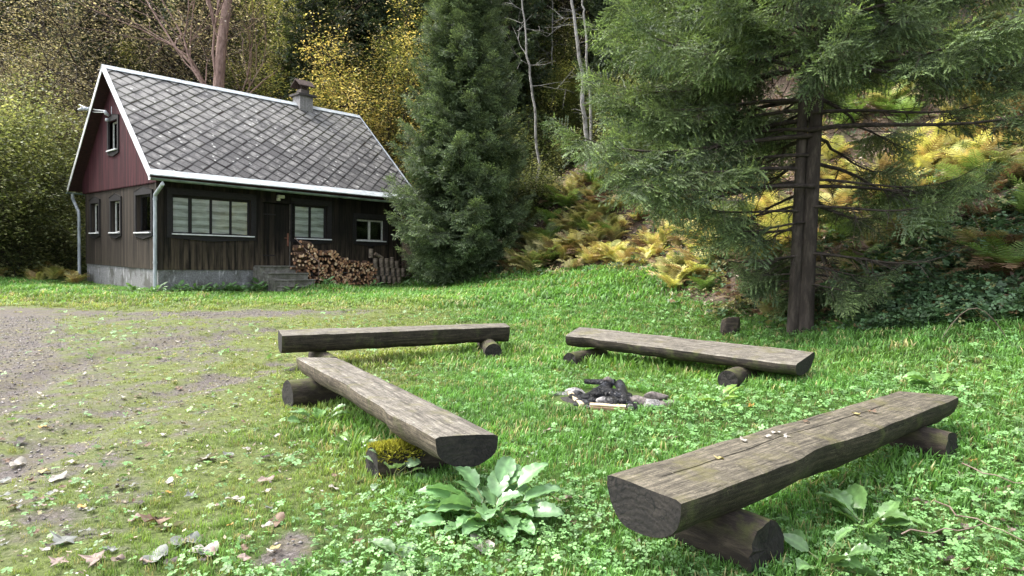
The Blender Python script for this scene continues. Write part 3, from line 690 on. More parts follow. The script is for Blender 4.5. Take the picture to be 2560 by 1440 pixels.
front_window(*FW[2], [(6.87, .035)], False, m_wframe, .05, 'small dark window with thin pale frame, low under the eave', True)
def gable_window(a, b_, z0, z1, curtain, peak=.12, x=0.0, attic=False, mull=True):
    f = MB(); dx = x + .10; fr = .045
    f.box((dx, a, z0), (dx + .05, a + fr, z1)); f.box((dx, b_ - fr, z0), (dx + .05, b_, z1)); f.box((dx, a + fr, z1 - fr), (dx + .05, b_ - fr, z1)); f.box((dx, a + fr, z0), (dx + .05, b_ - fr, z0 + fr))
    f.box((dx - .004, (a + b_) / 2 - .03, z0 + fr), (dx + .054, (a + b_) / 2 + .03, z1 - fr)) if mull else None
    w = f.build('window', m_wframe if not curtain else m_trim, cabin)
    MB().box((dx + .02, a + .01, z0 + .01), (dx + .026, b_ - .01, z1 - .01)).build('pane', m_glass, w)
    if curtain: MB().box((dx + .08, a + .01, z0 + .01), (dx + .09, b_ - .01, z1 - .01)).build('curtain', m_curt, w)
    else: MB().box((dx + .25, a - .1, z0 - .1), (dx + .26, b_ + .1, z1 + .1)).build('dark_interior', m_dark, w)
    t = MB(); X0 = x - .035
    t.box((X0, a - .11, z0 - .10), (x + .02, a - .002, z1 + .03)); t.box((X0, b_ + .002, z0 - .10), (x + .02, b_ + .11, z1 + .03))
    t.prism([(X0 - .004, a - .12, z1 + .005), (X0 - .004, b_ + .12, z1 + .005), (X0 - .004, b_ + .12, z1 + .10), (X0 - .004, (a + b_) / 2, z1 + .10 + peak), (X0 - .004, a - .12, z1 + .10)], (.05, 0, 0))
    t.prism([(X0 - .004, a - .11, z0 - .03), (X0 - .004, b_ + .11, z0 - .03), (X0 - .004, b_ + .11, z0 - .12), (X0 - .004, (a + b_) / 2, z0 - .20), (X0 - .004, a - .11, z0 - .12)], (.04, 0, 0))
    t.prism([(x + .021, a - .03, z0), (x + .021, a, z0), (x + .021, a, z1), (x + .021, a - .03, z1)], (.08, 0, 0))
    t.build('surround', m_trim, w)
    l = MB(); l.prism([(X0 - .012, a - .14, z1 + .10), (X0 - .012, (a + b_) / 2, z1 + .10 + peak), (X0 - .012, b_ + .14, z1 + .10), (X0 - .012, b_ + .14, z1 + .115), (X0 - .012, (a + b_) / 2, z1 + .118 + peak), (X0 - .012, a - .14, z1 + .115)], (.06, 0, 0)); l.build('drip_board', m_wf, w)
    MB().box((x - .09, a - .03, z0 - .035), (x + .11, b_ + .03, z0)).build('sill', m_white, w)
    return w
gable_window(*GW[0], False); gable_window(*GW[1], False); gable_window(*GW[2], True, mull=False)
gable_window(*AW, False, x=-.045, peak=.08)
# door
d = MB(); 
for i in range(6):
    a = DO[0] + .01 + i * .15; d.box((a, .08, DO[2]), (a + .147, .12, DO[3] - .02))
door = d.build('door', m_wf, cabin); door['label'] = 'plain dark plank door'
MB().box((DO[1] - .085, .045, 1.62), (DO[1] - .045, .08, 2.02)).box((DO[1] - .19, .02, 1.86), (DO[1] - .06, .04, 1.88)).box((DO[1] - .075, .03, 1.86), (DO[1] - .06, .05, 1.88)).build('handle', m_rust, door)
mb = MB(); mb.box((DO[0] + .02, .07, 1.30), (DO[0] + .46, .079, 1.335)); mb.box((DO[0] + .02, .07, 2.56), (DO[0] + .46, .079, 2.595)); mb.build('hinge', m_trim, door)
MB().box((DO[1] - .012, .02, DO[2]), (DO[1] + .02, .07, DO[3])).build('door_jamb', simple_mat('worn_jamb', (.06, .05, .04), (.22, .2, .17), (3, 3, 2)), door)
mb = MB(); mb.box((DO[0] - .16, -.03, ZP + .12), (DO[0] - .01, .02, DO[3] + .1)); mb.box((DO[1] + .022, -.03, ZP + .12), (DO[1] + .1, .02, DO[3] + .1)); mb.box((DO[0] - .01, -.03, DO[3] + .002), (DO[1] + .022, .02, DO[3] + .1)); mb.build('door_surround', m_wf, door)
# corner board
mb = MB(); mb.box((-.02, -.025, ZP - .0), (.14, .0, ZR + .2)); mb.box((-.03, -.02, ZP), (-.001, .11, ZR - .03)); mb.build('corner_board', m_wg, cabin)
# eave boxing
MB().box((.0, -OE + .12, ZR + .0), (HL, -.026, ZR + .03)).build('soffit', m_soff, cabin)
# gutters + downpipes
def gutter(v, name='gutter'):
    a = np.linspace(0, math.pi, 9); r = .065; mb = MB(); zc = ZE - .10
    O_ = [(v + r * math.cos(t), zc - r * math.sin(t)) for t in a]; I_ = [(v + (r - .008) * math.cos(t), zc - (r - .008) * math.sin(t)) for t in a[::-1]]
    P = O_ + I_
    for i in range(4):
        u0 = RU0 - .02 + i * (RU1 - RU0 + .04) / 4; u1 = u0 + (RU1 - RU0 + .04) / 4 - .003
        dz = -.02 * i
        mb.prism([(u0, p[0], p[1] + dz * .6) for p in P], (u1 - u0, 0, -.012))
    g = mb.build(name, m_gut, cabin)
    return g
gf = gutter(-OE - .06); gb = gutter(HW + OE + .06)
mb = MB(); mb.box((RU0 - .03, -OE - .13, ZE - .165), (RU0 - .018, -OE + .01, ZE - .095)); mb.build('gutter_end', m_white, gf)
mb = MB(); mb.tube([(-.08, -OE - .05, ZE - .15), (-.08, -OE - .05, ZE - .24), (-.09, -.12, ZE - .5), (-.09, -.10, ZE - .62)], .05, 12)
mb.tube([(-.09, -.10, ZE - .60), (-.09, -.10, 2.0), (-.09, -.10, .35)], .048, 14)
for z in (2.75, 1.05): mb.tube([(-.09, -.10, z), (-.09, -.10, z + .05)], .056, 14)
mb.build('downpipe', m_zinc, cabin, smooth=False)
mb = MB(); V1 = HW + OE + .06; mb.tube([(-.22, V1, ZE - .12), (-.22, V1, ZE - .30), (-.16, HW + .14, ZE - .78), (-.16, HW + .12, ZE - .9)], .05, 12)
mb.tube([(-.16, HW + .12, ZE - .88), (-.16, HW + .12, 1.8), (-.16, HW + .12, .42), (-.22, HW + .16, .30)], .05, 14)
mb.tube([(-.16, HW + .12, 2.1), (-.16, HW + .12, 2.14)], .056, 14); mb.build('downpipe', m_zinc, cabin)
# chimney
m_chim = simple_mat('chimney_render', (.20, .19, .19), (.36, .345, .34), rough=.9, nscale=4); m_chs = simple_mat('chimney_slab', (.04, .035, .035), (.10, .09, .085), rough=.9); m_chb = simple_mat('chimney_block', (.12, .10, .09), (.23, .20, .185), rough=.9)
m_cap = simple_mat('rusty_cap', (.03, .018, .015), (.08, .05, .042), rough=.7)
def chim_u(px): # ridge coordinate under a pixel column
    return on_front(px, 270, HW / 2)[0]
cu = chim_u(757); zc0 = on_front(757, 243, HW / 2)[1]; zc1 = on_front(757, 226, HW / 2)[1]; zc2 = on_front(757, 204, HW / 2)[1]
h = HW / 2; mb = MB(); mb.box((cu - .26, h - .26, ZRID - .6), (cu + .26, h + .26, zc0)); ch = mb.build('chimney', m_chim, cabin)
MB().box((cu - .36, h - .36, zc0), (cu + .36, h + .36, zc0 + .07)).build('slab', m_chs, ch)
mb = MB(); mb.box((cu - .17, h - .17, zc0 + .07), (cu + .17, h + .17, zc1)); mb.build('flue_block', m_chb, ch)
mb = MB(); zt = zc1 + .14
for sx_ in (-1, 1):
    for sy_ in (-1, 1): mb.box((cu + sx_ * .14 - .015, h + sy_ * .14 - .015, zc1), (cu + sx_ * .14 + .015, h + sy_ * .14 + .015, zt + .02))
mb.prism([(cu - .32, h - .34, zt - .02), (cu - .32, h, zt + .24), (cu - .32, h + .34, zt - .02), (cu - .32, h + .34, zt - .05), (cu - .32, h, zt + .20), (cu - .32, h - .34, zt - .05)], (.64, 0, 0)); mb.build('chimney_cap', m_cap, ch)
# steps
mb = MB(); mb.box((2.68, -.42, .1), (4.02, 0.0, .975)); mb.box((2.80, -.72, .1), (4.10, -.42, .77)); mb.box((2.86, -1.02, .05), (4.16, -.72, .58)); mb.box((2.92, -1.34, 0), (4.22, -1.02, .40))
for i, (a_, b_, c_, z_) in enumerate([(2.66, 4.04, -.45, .975), (2.78, 4.13, -.75, .77), (2.84, 4.19, -1.05, .58), (2.90, 4.25, -1.37, .40)]):
    mb.box((a_, c_, z_), (b_, c_ + .33, z_ + .035))
mb.build('steps', m_conc, cabin, bevel=.006)
mb = MB(); mb.tube([(3.98, -.12, 1.88), (4.16, -.95, 1.25), (4.20, -1.18, 1.18), (4.20, -1.18, .3)], .016, 8); mb.build('handrail', m_rod, cabin)
# lamp above the door
m_lampw = simple_mat('old_lamp_plastic', (.42, .43, .30), (.62, .63, .48), rough=.5)
mb = MB(); mb.box((3.42, -.14, 3.08), (3.62, -.0, 3.18)); mb.box((3.40, -.10, 3.0), (3.50, -.02, 3.08)); mb.build('lamp', m_lampw, cabin, bevel=.012)
# insulators and cable on the gable
m_ins = simple_mat('grey_porcelain', (.30, .32, .35), (.55, .58, .62), rough=.4)
mb = MB(); mb.tube([(-.10, 3.75, 5.47), (-.18, 3.75, 5.52), (-.22, 3.75, 5.60)], [.03, .06, .04], 10); mb.tube([(-.05, 3.9, 5.36), (-.16, 3.9, 5.36)], [.05, .05], 10); mb.tube([(-.04, 3.7, 5.4), (-.04, 3.7, 5.75)], .02, 8)
for k in range(3): mb.tube([(-.35 - .07 * k, 4.75 + .1 * k, 5.78 - .0 * k), (-.42 - .07 * k, 4.95 + .12 * k, 5.76)], [.055, .03], 8)
mb.build('insulator', m_ins, cabin, smooth=True)
mb = MB(); mb.tube([(-.2, 3.75, 5.60), (-.3, 4.4, 5.70), (-.42, 5.1, 5.86), (-.5, 5.35, 5.95)], .018, 6); mb.tube([(-.2, 3.78, 5.56), (-.3, 4.5, 5.64), (-.42, 5.2, 5.80)], .012, 6); mb.build('cable', m_white, cabin)
# ------------------------------------------------------------------ trees
m_needle = leaf_mat('spruce_needles', .5, .4, .28, 1.6)
m_leaf = leaf_mat('leaves', .5, .4, .35, 1.5)
m_tb, nt, b = new_mat('tree_bark'); v = coords(nt, (5, 5, 1.2)); n_ = noise(nt, v, 2.2, 8, .7)
oi = nt.nodes.new('ShaderNodeObjectInfo')
c = ramp(nt, n_, [(.3, (.012, .009, .007)), (.5, (.04, .03, .024)), (.7, (.10, .08, .066))]); nt.links.new(c, b.inputs['Base Color']); b.inputs['Roughness'].default_value = .9; bump(nt, b, n_, .9, .03)
m_tbr, nt, b = new_mat('reddish_bark'); v = coords(nt, (5, 5, 1.5)); n_ = noise(nt, v, 2.2, 8, .7)
c = ramp(nt, n_, [(.3, (.08, .05, .04)), (.5, (.22, .14, .115)), (.7, (.36, .26, .22))]); nt.links.new(c, b.inputs['Base Color']); b.inputs['Roughness'].default_value = .9; bump(nt, b, n_, .7, .03)
m_birch, nt, b = new_mat('pale_bark'); v = coords(nt, (4, 4, 2.5)); n_ = noise(nt, v, 2.5, 6, .7)
c = ramp(nt, n_, [(.32, (.07, .065, .06)), (.48, (.24, .23, .215)), (.72, (.46, .45, .43))]); nt.links.new(c, b.inputs['Base Color']); b.inputs['Roughness'].default_value = .8; bump(nt, b, n_, .4, .01)

def tri(P): return P
def spray_template(level, seed=0):
    """a flat fir spray of length 1 along x; returns V, F(tris), brightness per vertex"""
    rng = np.random.default_rng(seed); V, F, B = [], [], []
    def needles(p0, d, L, step, nl, w, br0, br1):
        d = d / np.linalg.norm(d); s = np.cross([0, 0, 1], d); s /= np.linalg.norm(s); nn = np.cross(d, s)
        k = max(2, int(L / step + .5))
        for i in range(k):
            t = (i + .5) / k; p = p0 + d * L * t + np.array([0, 0, -.10 * (L * t) ** 2])
            l = nl * (1 - .35 * t)
            for sg in (-1, 1):
                dirn = d * .62 + s * sg * (.75 + .2 * rng.random()) + nn * rng.normal(.1, .75); dirn /= np.linalg.norm(dirn)
                q = p + dirn * l; e = d * w
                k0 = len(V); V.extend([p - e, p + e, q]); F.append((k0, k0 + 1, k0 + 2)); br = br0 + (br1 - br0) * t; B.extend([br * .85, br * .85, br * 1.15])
        q = p0 + d * (L + nl * .8) + np.array([0, 0, -.10 * L * L]); p = p0 + d * L * .8 + np.array([0, 0, -.08 * L * L]); k0 = len(V)
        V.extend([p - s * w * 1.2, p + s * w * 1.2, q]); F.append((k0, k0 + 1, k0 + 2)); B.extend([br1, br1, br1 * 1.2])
    if level == 2: nt_, step, nl, w = 7, .040, .048, .016
    elif level == 1: nt_, step, nl, w = 7, .075, .075, .024
    else: nt_, step, nl, w = 5, .24, .19, .06
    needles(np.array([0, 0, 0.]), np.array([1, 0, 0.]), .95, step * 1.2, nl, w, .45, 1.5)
    for i in range(nt_):
        t = .08 + .84 * i / (nt_ - 1)
        for sg in (-1, 1):
            L = (.46 * (1 - t) ** .8 + .12) * (.8 + .4 * rng.random())
            d = np.array([.68, sg * (.7 + .15 * rng.random()), -.12 + .30 * rng.normal()])
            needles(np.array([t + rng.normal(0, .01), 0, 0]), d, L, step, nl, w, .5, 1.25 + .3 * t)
    return np.array(V), np.array(F), np.array(B)
SPR = {l: [spray_template(l, s) for s in range(3)] for l in (0, 1, 2)}
def spruce(H, R, z_lo, level, seed, whorl=.42, per=6, f0=.2, palette=((.022, .05, .022), (.045, .085, .035)), dens=1.0, trunk_r=.16, lean=0.0, sector=None, slen=(.25, .8), droop=.25, dead_below=0.0, stems=None, sag=.5, bare=0.0, curve=.16, wobv=.03, inner_twigs=0.0, ex=.75):
    rng = np.random.default_rng(seed); paths = []; pos, dr, up, sc, col = [], [], [], [], []
    z = z_lo
    tz = np.linspace(-.3, H, 14)
    tr = [(np.stack([lean * tz, .02 * np.sin(tz * .7 + seed), tz], 1), trunk_r * np.clip(1 - tz / H, .03, 1) ** .8 * np.where(tz < .1, 1.35, 1))]
    while z < H - .3:
        f = (z - z_lo) / (H - z_lo); Rz = R * (1 - f) ** ex * (.55 + .45 * min(1, (z - z_lo + .6) / 1.8)) if True else R
        n = per if rng.random() < .7 else per - 1; a0 = rng.uniform(0, 6.28)
        for k in range(n):
            a = a0 + k * 2 * np.pi / n + rng.normal(0, .22); L = Rz * rng.uniform(.72, 1.12) + .15
            keep, L, ff0 = (True, L, f0) if sector is None else sector(a, z, L, f0, rng)
            if not keep: continue
            zz = z + rng.uniform(-.12, .12); m = 10; s = np.linspace(0, 1, m)
            p0 = .35 * f - droop * (1 - f) + rng.normal(0, .06)
            rr = L * s; zc = zz + L * (s * p0 - curve * s ** 2 * (1 - f) + curve * 1.15 * s ** 4)
            wob = np.cumsum(rng.normal(0, wobv, m)) * L * .25
            P = np.stack([np.cos(a) * rr - np.sin(a) * wob + lean * zz, np.sin(a) * rr + np.cos(a) * wob, zc], 1)
            paths.append((P, np.linspace(max(.012, .016 * L * .55 + .006), .004, m)))
            if inner_twigs and z < 4.5:
                for q in range(int(L * inner_twigs)):
                    t = rng.uniform(.12, .75); i = min(m - 2, int(t * (m - 1))); b0 = P[i]; dd = (P[i + 1] - P[i]); dd /= np.linalg.norm(dd); sd = np.cross([0, 0, 1], dd) * (1 if rng.random() < .5 else -1)
                    l2 = rng.uniform(.2, .75); v1 = dd * .55 + sd * .7 + [0, 0, rng.uniform(-.5, .1)]; e1 = b0 + v1 * l2 * .5; e2 = e1 + (v1 + rng.normal(0, .25, 3) + [0, 0, -.3]) * l2 * .5
                    paths.append((np.array([b0, e1, e2]), np.array([.007, .005, .002])))
                    for qq in range(2): e3 = e1 + (v1 + rng.normal(0, .6, 3)) * l2 * .35; paths.append((np.array([e1, e3]), np.array([.004, .002])))
            dead = z < dead_below and rng.random() < .8
            if dead:
                for q in range(int(L * 3)):
                    t = rng.uniform(.3, 1); i = min(m - 2, int(t * (m - 1))); b0 = P[i]; dd = (P[i + 1] - P[i]); dd /= np.linalg.norm(dd); sd = np.cross([0, 0, 1], dd) * (1 if rng.random() < .5 else -1)
                    l2 = rng.uniform(.2, .6); paths.append((np.array([b0, b0 + (dd * .6 + sd * .7 + [0, 0, -.2]) * l2 * .5, b0 + (dd * .6 + sd * .7 + [0, 0, -.5]) * l2]), np.array([.006, .004, .002])))
                if rng.random() < .6: continue
            ns = int(max(3, L * 13 * dens * (1 - ff0)))
            t = ff0 + (1 - ff0) * (np.arange(ns) + rng.random(ns)) / ns
            for tt in t:
                i = min(m - 2, int(tt * (m - 1))); g = tt * (m - 1) - i; b0 = P[i] * (1 - g) + P[i + 1] * g; dd = P[i + 1] - P[i]; dd = dd / np.linalg.norm(dd)
                sd = np.cross([0, 0, 1], dd); sg = 1 if rng.random() < .5 else -1
                w = rng.uniform(.35, 1.0)
                d = dd * rng.uniform(.45, .9) + sd * sg * w + np.array([0, 0, -rng.uniform(0, sag) * (1.2 - .5 * f)])
                ln = np.clip((1 - tt) * L * .55 + .22, *slen) * rng.uniform(.75, 1.2)
                pos.append(b0); dr.append(d); up.append(np.array([0, 0, 1]) + rng.normal(0, .6, 3)); sc.append(ln)
                cc = rng.random(); base = np.array(palette[0]) * (1 - cc) + np.array(palette[1]) * cc
                col.append(base * rng.uniform(.75, 1.3))
            pos.append(P[-2]); dr.append(P[-1] - P[-2]); up.append(np.array([0, 0, 1.])); sc.append(np.clip(.25 * L, .2, .5)); col.append(np.array(palette[1]) * 1.15)
        z += whorl * rng.uniform(.8, 1.2)
    pos, dr, up, sc, col = map(np.array, (pos, dr, up, sc, col)); Rm = frames(dr, up); parts = []
    which = rng.integers(0, 3, len(pos))
    for w in range(3):
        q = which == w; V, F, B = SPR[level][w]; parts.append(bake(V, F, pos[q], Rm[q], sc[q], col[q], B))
    return join(parts), paths, tr
def spruce_obj(name, label, cat, loc, data, yaw=0, group=None, parent_fmt=True, scale=1.0, bark=None, trunks=None):
    (V, F, C), paths, tr = data; root = empty(name, loc, yaw); root.scale = (scale,) * 3; tag(root, label, cat, group)
    np_mesh('crown', V, F, m_needle, col=C, parent=root)
    Vb, Fb = tubes(paths, 4); np_mesh('branch', Vb, Fb, bark or m_tb, parent=root, smooth=True)
    for t in (trunks or tr):
        Vt, Ft = tubes([t], 12); np_mesh('trunk', Vt, Ft, bark or m_tb, parent=root, smooth=True)
    return root
GREEN_NEAR = ((.055, .088, .045), (.21, .285, .12))
# the big twin-stemmed spruce at the right
BS = at(2003, 835, 10.0); bsz = g1(BS[0], BS[1])
to_cam = math.atan2(-BS[1], -BS[0])
def big_sector(a, z, L, f0, rng):
    d = (a - to_cam + math.pi) % (2 * math.pi) - math.pi        # 0 = towards the camera
    left = -2.6 < d < -.5                                          # picture-left
    if z < 3.6 and abs(d) < .75: return False, L, f0
    if abs(d) < .75: return True, L * .66, .35
    if z < 1.2: L *= .5
    elif z < 2.0: L *= .8
    if not left: L *= 1.0 if z > 2.6 else .7; f0 = .42 if z > 3.6 else .6
    if left: L *= (.92 if z > 2.9 else .80) if z > 1.9 else .62; f0 = .22 if z > 2.3 else .5
    elif rng.random() < .28: return False, L, f0
    if z < 1.5: f0 = .3
    if z < 1.9 and rng.random() < .2: return False, L, f0
    return True, L, f0
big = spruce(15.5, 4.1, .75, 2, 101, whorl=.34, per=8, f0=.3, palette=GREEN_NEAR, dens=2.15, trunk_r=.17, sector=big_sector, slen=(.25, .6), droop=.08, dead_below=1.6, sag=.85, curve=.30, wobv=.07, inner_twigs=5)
tz = np.linspace(-.3, 15, 14)
tw = [(np.stack([.005 * tz + .05, 0 * tz, tz], 1), .114 * np.clip(1 - tz / 15.5, .03, 1) ** .7 * np.where(tz < .1, 1.2, 1)),
      (np.stack([-.10 - .001 * tz, .05 + 0 * tz, tz], 1), .088 * np.clip(1 - tz / 15.5, .03, 1) ** .7 * np.where(tz < .1, 1.2, 1))]
spruce_obj('spruce', 'big near spruce with two dark stems side by side and drooping branches', 'tree', (BS[0], BS[1], bsz - .05), big, trunks=tw)
# the dense spruce at the end of the cabin
MS = at(1152, 705, 21.8)
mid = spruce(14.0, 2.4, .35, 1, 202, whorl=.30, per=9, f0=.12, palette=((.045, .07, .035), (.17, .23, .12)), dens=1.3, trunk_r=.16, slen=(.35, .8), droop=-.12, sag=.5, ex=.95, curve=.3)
spruce_obj('spruce', 'dense bushy spruce standing at the right end of the cabin, green to the ground', 'tree', (MS[0], MS[1], g1(MS[0], MS[1])), mid)
# forest spruces (shared meshes)
DG = ((.04, .06, .035), (.10, .135, .07))
protos = []
def forest_proto(H, R, zlo, seed, dead, lvl=0, pal=DG): return spruce(H, R, zlo, lvl, seed, whorl=.62, per=6, f0=.15, palette=pal, dens=.62, trunk_r=.17, slen=(.5, 1.3), droop=.15, dead_below=dead, sag=.5)
FP = [(forest_proto(20, 2.9, 1.0, 301, 2.5), 'tall dark green spruce in the wood behind the clearing'), (forest_proto(22, 2.6, 5.0, 302, 7.5), 'tall spruce with bare lower trunk in the wood on the slope'), (forest_proto(16, 2.6, .6, 303, 1.0, pal=((.025, .04, .02), (.06, .08, .035))), 'mid-height olive green spruce in the wood')]
roots = []
rngF = np.random.default_rng(9)
SP = []
for d, step in ((35, 3.6), (41, 3.6), (48, 3.8), (57, 4.2), (68, 5)):
    hw = 1664 * step / d; x = -250 + rngF.uniform(0, hw)
    while x < 2850:
        dd = d + rngF.uniform(-2.5, 2.5); SP.append((x, dd)); x += hw * rngF.uniform(.7, 1.3)
for k, (px, d) in enumerate(SP):
    P = at(px, 500, d)
    kind = rngF.choice([0, 1, 2], p=[.4, .35, .25]) if px < 1200 else rngF.choice([0, 1, 2], p=[.3, .55, .15])
    if px < 700 and d < 37: continue
    if len(roots) <= 2 and not any(r_[0] == kind for r_ in roots):
        r0 = spruce_obj('forest_spruce', FP[kind][1], 'tree', (0, 0, 0), FP[kind][0], group='spruces of the wood behind'); roots.append((kind, r0)); CH[r0.name] = list(r0.children); o = r0
    else:
        src = [r_ for q, r_ in roots if q == kind]
        if not src:
            r0 = spruce_obj('forest_spruce', FP[kind][1], 'tree', (0, 0, 0), FP[kind][0], group='spruces of the wood behind'); roots.append((kind, r0)); CH[r0.name] = list(r0.children); o = r0
        else: o = copy_tree(src[0])
    s = rngF.uniform(.8, 1.2); o.location = (P[0], P[1], g1(P[0], P[1]) - .2); o.scale = (s, s, s * rngF.uniform(.9, 1.15)); o.rotation_euler = (rngF.normal(0, .02), rngF.normal(0, .02), rngF.uniform(0, 6.28))
    zi = int(np.clip((px + 250) // 430, 0, 6)); ri = 0 if d < 38 else 1 if d < 44 else 2 if d < 52 else 3 if d < 61 else 4
    o['label'] = '%s forest spruce %s, %s row back' % (('dark green', 'bare-trunked', 'olive green')[kind], ('beyond the left edge', 'above the hazel bush', 'behind the thick reddish trunk', 'behind the chimney', 'behind the cabin spruce', 'between the two near spruces', 'at the right behind the slope')[zi], ('first', 'second', 'third', 'fourth', 'fifth')[ri])
# nearer spruces standing on the slope at the right
for px, d, kind, s, lab in ((2330, 21, 1, 1.0, 'dark spruce trunk on the slope right of the big near spruce'), (2120, 24, 1, .9, 'spruce with thin bare trunk on the slope just right of the twin stems'), (2520, 19, 1, .9, 'spruce at the top right corner, on the slope above the ferns'), (1780, 25, 1, .95, 'spruce on the slope seen through the left branches of the big near spruce'), (1560, 29, 0, .8, 'dark spruce between the pale thin trunks and the big near spruce'), (2700, 15, 0, .7, 'spruce beyond the right edge reaching into the picture'), (1930, 30, 1, 1.1, 'tall spruce on the slope behind the twin stems'), (1265, 30, 0, .85, 'dark spruce right behind the bushy spruce at the cabin'), (1400, 33, 2, .95, 'olive spruce behind the thin bare birches')):
    P = at(px, 500, d); o = copy_tree([r_ for q, r_ in roots if q == kind][0]); o['label'] = lab; o['group'] = 'spruces on the slope'
    o.location = (P[0], P[1], g1(P[0], P[1]) - .2); o.scale = (s, s, s); o.rotation_euler = (0, 0, px)
# ---------------- broadleaved trees
LV = np.array([(0, 0, 0), (.45, .30, .07), (1, 0, -.10), (.45, -.30, .07)], float); LF = np.array([(0, 1, 2), (0, 2, 3)])
def broad(H, spread, trunk_h, trunk_r, seed, nleaf, leaf, palette, stems=1, levels=4, lean=(0, 0), clus=.45, fan=.75, limb=.5, leaf_z=0.0, low=0.0, flat=.35):
    rng = np.random.default_rng(seed); paths, tips = [], []
    def grow(p, d, L, r, lv):
        m = 6; P = [p]; q = p.copy(); dd = d.copy()
        for i in range(m - 1):
            dd = dd + rng.normal(0, .11, 3) + np.array([0, 0, .035 if lv < 3 else -.02]); dd /= np.linalg.norm(dd); q = q + dd * L / (m - 1); P.append(q.copy())
        P = np.array(P); paths.append((P, np.linspace(r, r * .55, m)))
        if lv >= levels - 1:
            for i in range(1, m): tips.append((P[i], dd))
        if lv >= levels: return
        k = {0: 6, 1: 5, 2: 4, 3: 3}.get(lv, 3)
        for j in range(k):
            t = rng.uniform(.35, 1.0) if j else 1.0; i = min(m - 1, int(t * (m - 1))); base = P[i]
            a = rng.uniform(0, 6.28); ax = np.cross(dd, [np.cos(a), np.sin(a), .3]); ax /= np.linalg.norm(ax)
            nd_ = dd * (1 - fan * .55) + ax * fan * rng.uniform(.6, 1.1) if j else dd + rng.normal(0, .2, 3)
            nd_[2] *= .85; nd_ /= np.linalg.norm(nd_)
            grow(base, nd_, L * rng.uniform(.55, .8) * (1 if lv else spread), r * (limb if lv == 0 and j else .5), lv + 1)
    for s in range(stems):
        a = s * 6.28 / max(1, stems) + rng.uniform(0, 1); o = np.array([np.cos(a), np.sin(a), 0]) * (.25 if stems > 1 else 0)
        d = np.array([lean[0] + (.35 * np.cos(a) if stems > 1 else 0), lean[1] + (.35 * np.sin(a) if stems > 1 else 0), 1.0]); d /= np.linalg.norm(d)
        grow(o + np.array([0, 0, -.2]), d, trunk_h, trunk_r, 0)
    TP = np.array([t[0] for t in tips]); sc_ = H / max(TP[:, 2].max(), .1)
    TP = TP * [1, 1, sc_]; paths = [(P * [1, 1, sc_], r) for P, r in paths]
    q = TP[:, 2] > low * H; TP = TP[q] if q.any() else TP
    i = rng.integers(0, len(TP), nleaf); pos = TP[i] + rng.normal(0, clus, (nleaf, 3)) * [1, 1, .7]
    tone = noise2(pos[:, 0] * .9 + pos[:, 2] * .5 + 50, pos[:, 1] * .9 + pos[:, 2] * .8 + 50, seed)[:, None] + rng.normal(0, .16, (nleaf, 1))
    tone = np.clip((tone - .25) / .5, 0, 1); pal = np.array(palette)
    t2 = tone * (len(pal) - 1); k = np.clip(t2.astype(int), 0, len(pal) - 2); col = pal[k[:, 0]] * (1 - (t2 - k)) + pal[k[:, 0] + 1] * (t2 - k)
    col = col * rng.uniform(.7, 1.35, (nleaf, 1))
    Rm = rand_rot(nleaf, rng, flat)
    V, F, C = bake(LV, LF, pos, Rm, leaf * rng.uniform(.35, 1.35, nleaf), col, np.ones(4))
    return (V, F, C), paths
def broad_obj(name, label, cat, loc, data, yaw=0, bark=None, group=None, scale=(1, 1, 1)):
    (V, F, C), paths = data; root = empty(name, loc, yaw); root.scale = scale; tag(root, label, cat, group)
    if len(V): np_mesh('crown', V, F, m_leaf, col=C, parent=root)
    Vt, Ft = tubes(paths, 7); np_mesh('trunk', Vt, Ft, bark or m_tb, parent=root, smooth=True); CH[root.name] = list(root.children); return root
def put(o, px, d, dz=-.15, s=1.0, yaw=None, label=None, group=None):
    P = at(px, 500, d); o.location = (P[0], P[1], g1(P[0], P[1]) + dz)
    if s != 1.0: o.scale = (s, s, s) if not hasattr(s, '__len__') else s
    if yaw is not None: o.rotation_euler = (0, 0, yaw)
    if label: o['label'] = label
    if group: o['group'] = group
    return o
YG = [(.08, .10, .04), (.19, .23, .09), (.34, .37, .16), (.50, .50, .26)]
BRN = [(.12, .10, .085), (.24, .20, .16), (.42, .37, .29), (.62, .56, .45)]
YEL = [(.16, .19, .07), (.36, .36, .13), (.74, .61, .24), (.84, .65, .28)]
GRN = [(.04, .055, .025), (.09, .12, .05), (.18, .20, .09), (.32, .33, .16)]
bushA = broad_obj('hazel_bush', 'large round yellow-green leafy bush left of the cabin gable', 'bush', (0, 0, 0), broad(7.6, 1.0, 2.2, .07, 401, 85000, .105, YG, stems=6, levels=4, clus=.26, fan=.9))
put(bushA, 30, 26, s=(1.1, 1.1, 1.05))
put(copy_tree(bushA), 215, 31, s=(.8, .8, .85), yaw=2, label='smaller yellow-green bush partly behind the cabin gable')
put(copy_tree(bushA), -150, 22, s=1.0, yaw=4, label='yellow-green bush cut by the left edge')
low = broad_obj('shrub', 'dark low shrub under the big hazel bush at the left edge', 'bush', (0, 0, 0), broad(3.2, 1.0, .9, .03, 402, 14000, .11, GRN, stems=7, levels=3, clus=.4, fan=.9))
put(low, 20, 23.0, group='shrubs at the foot of the wood')
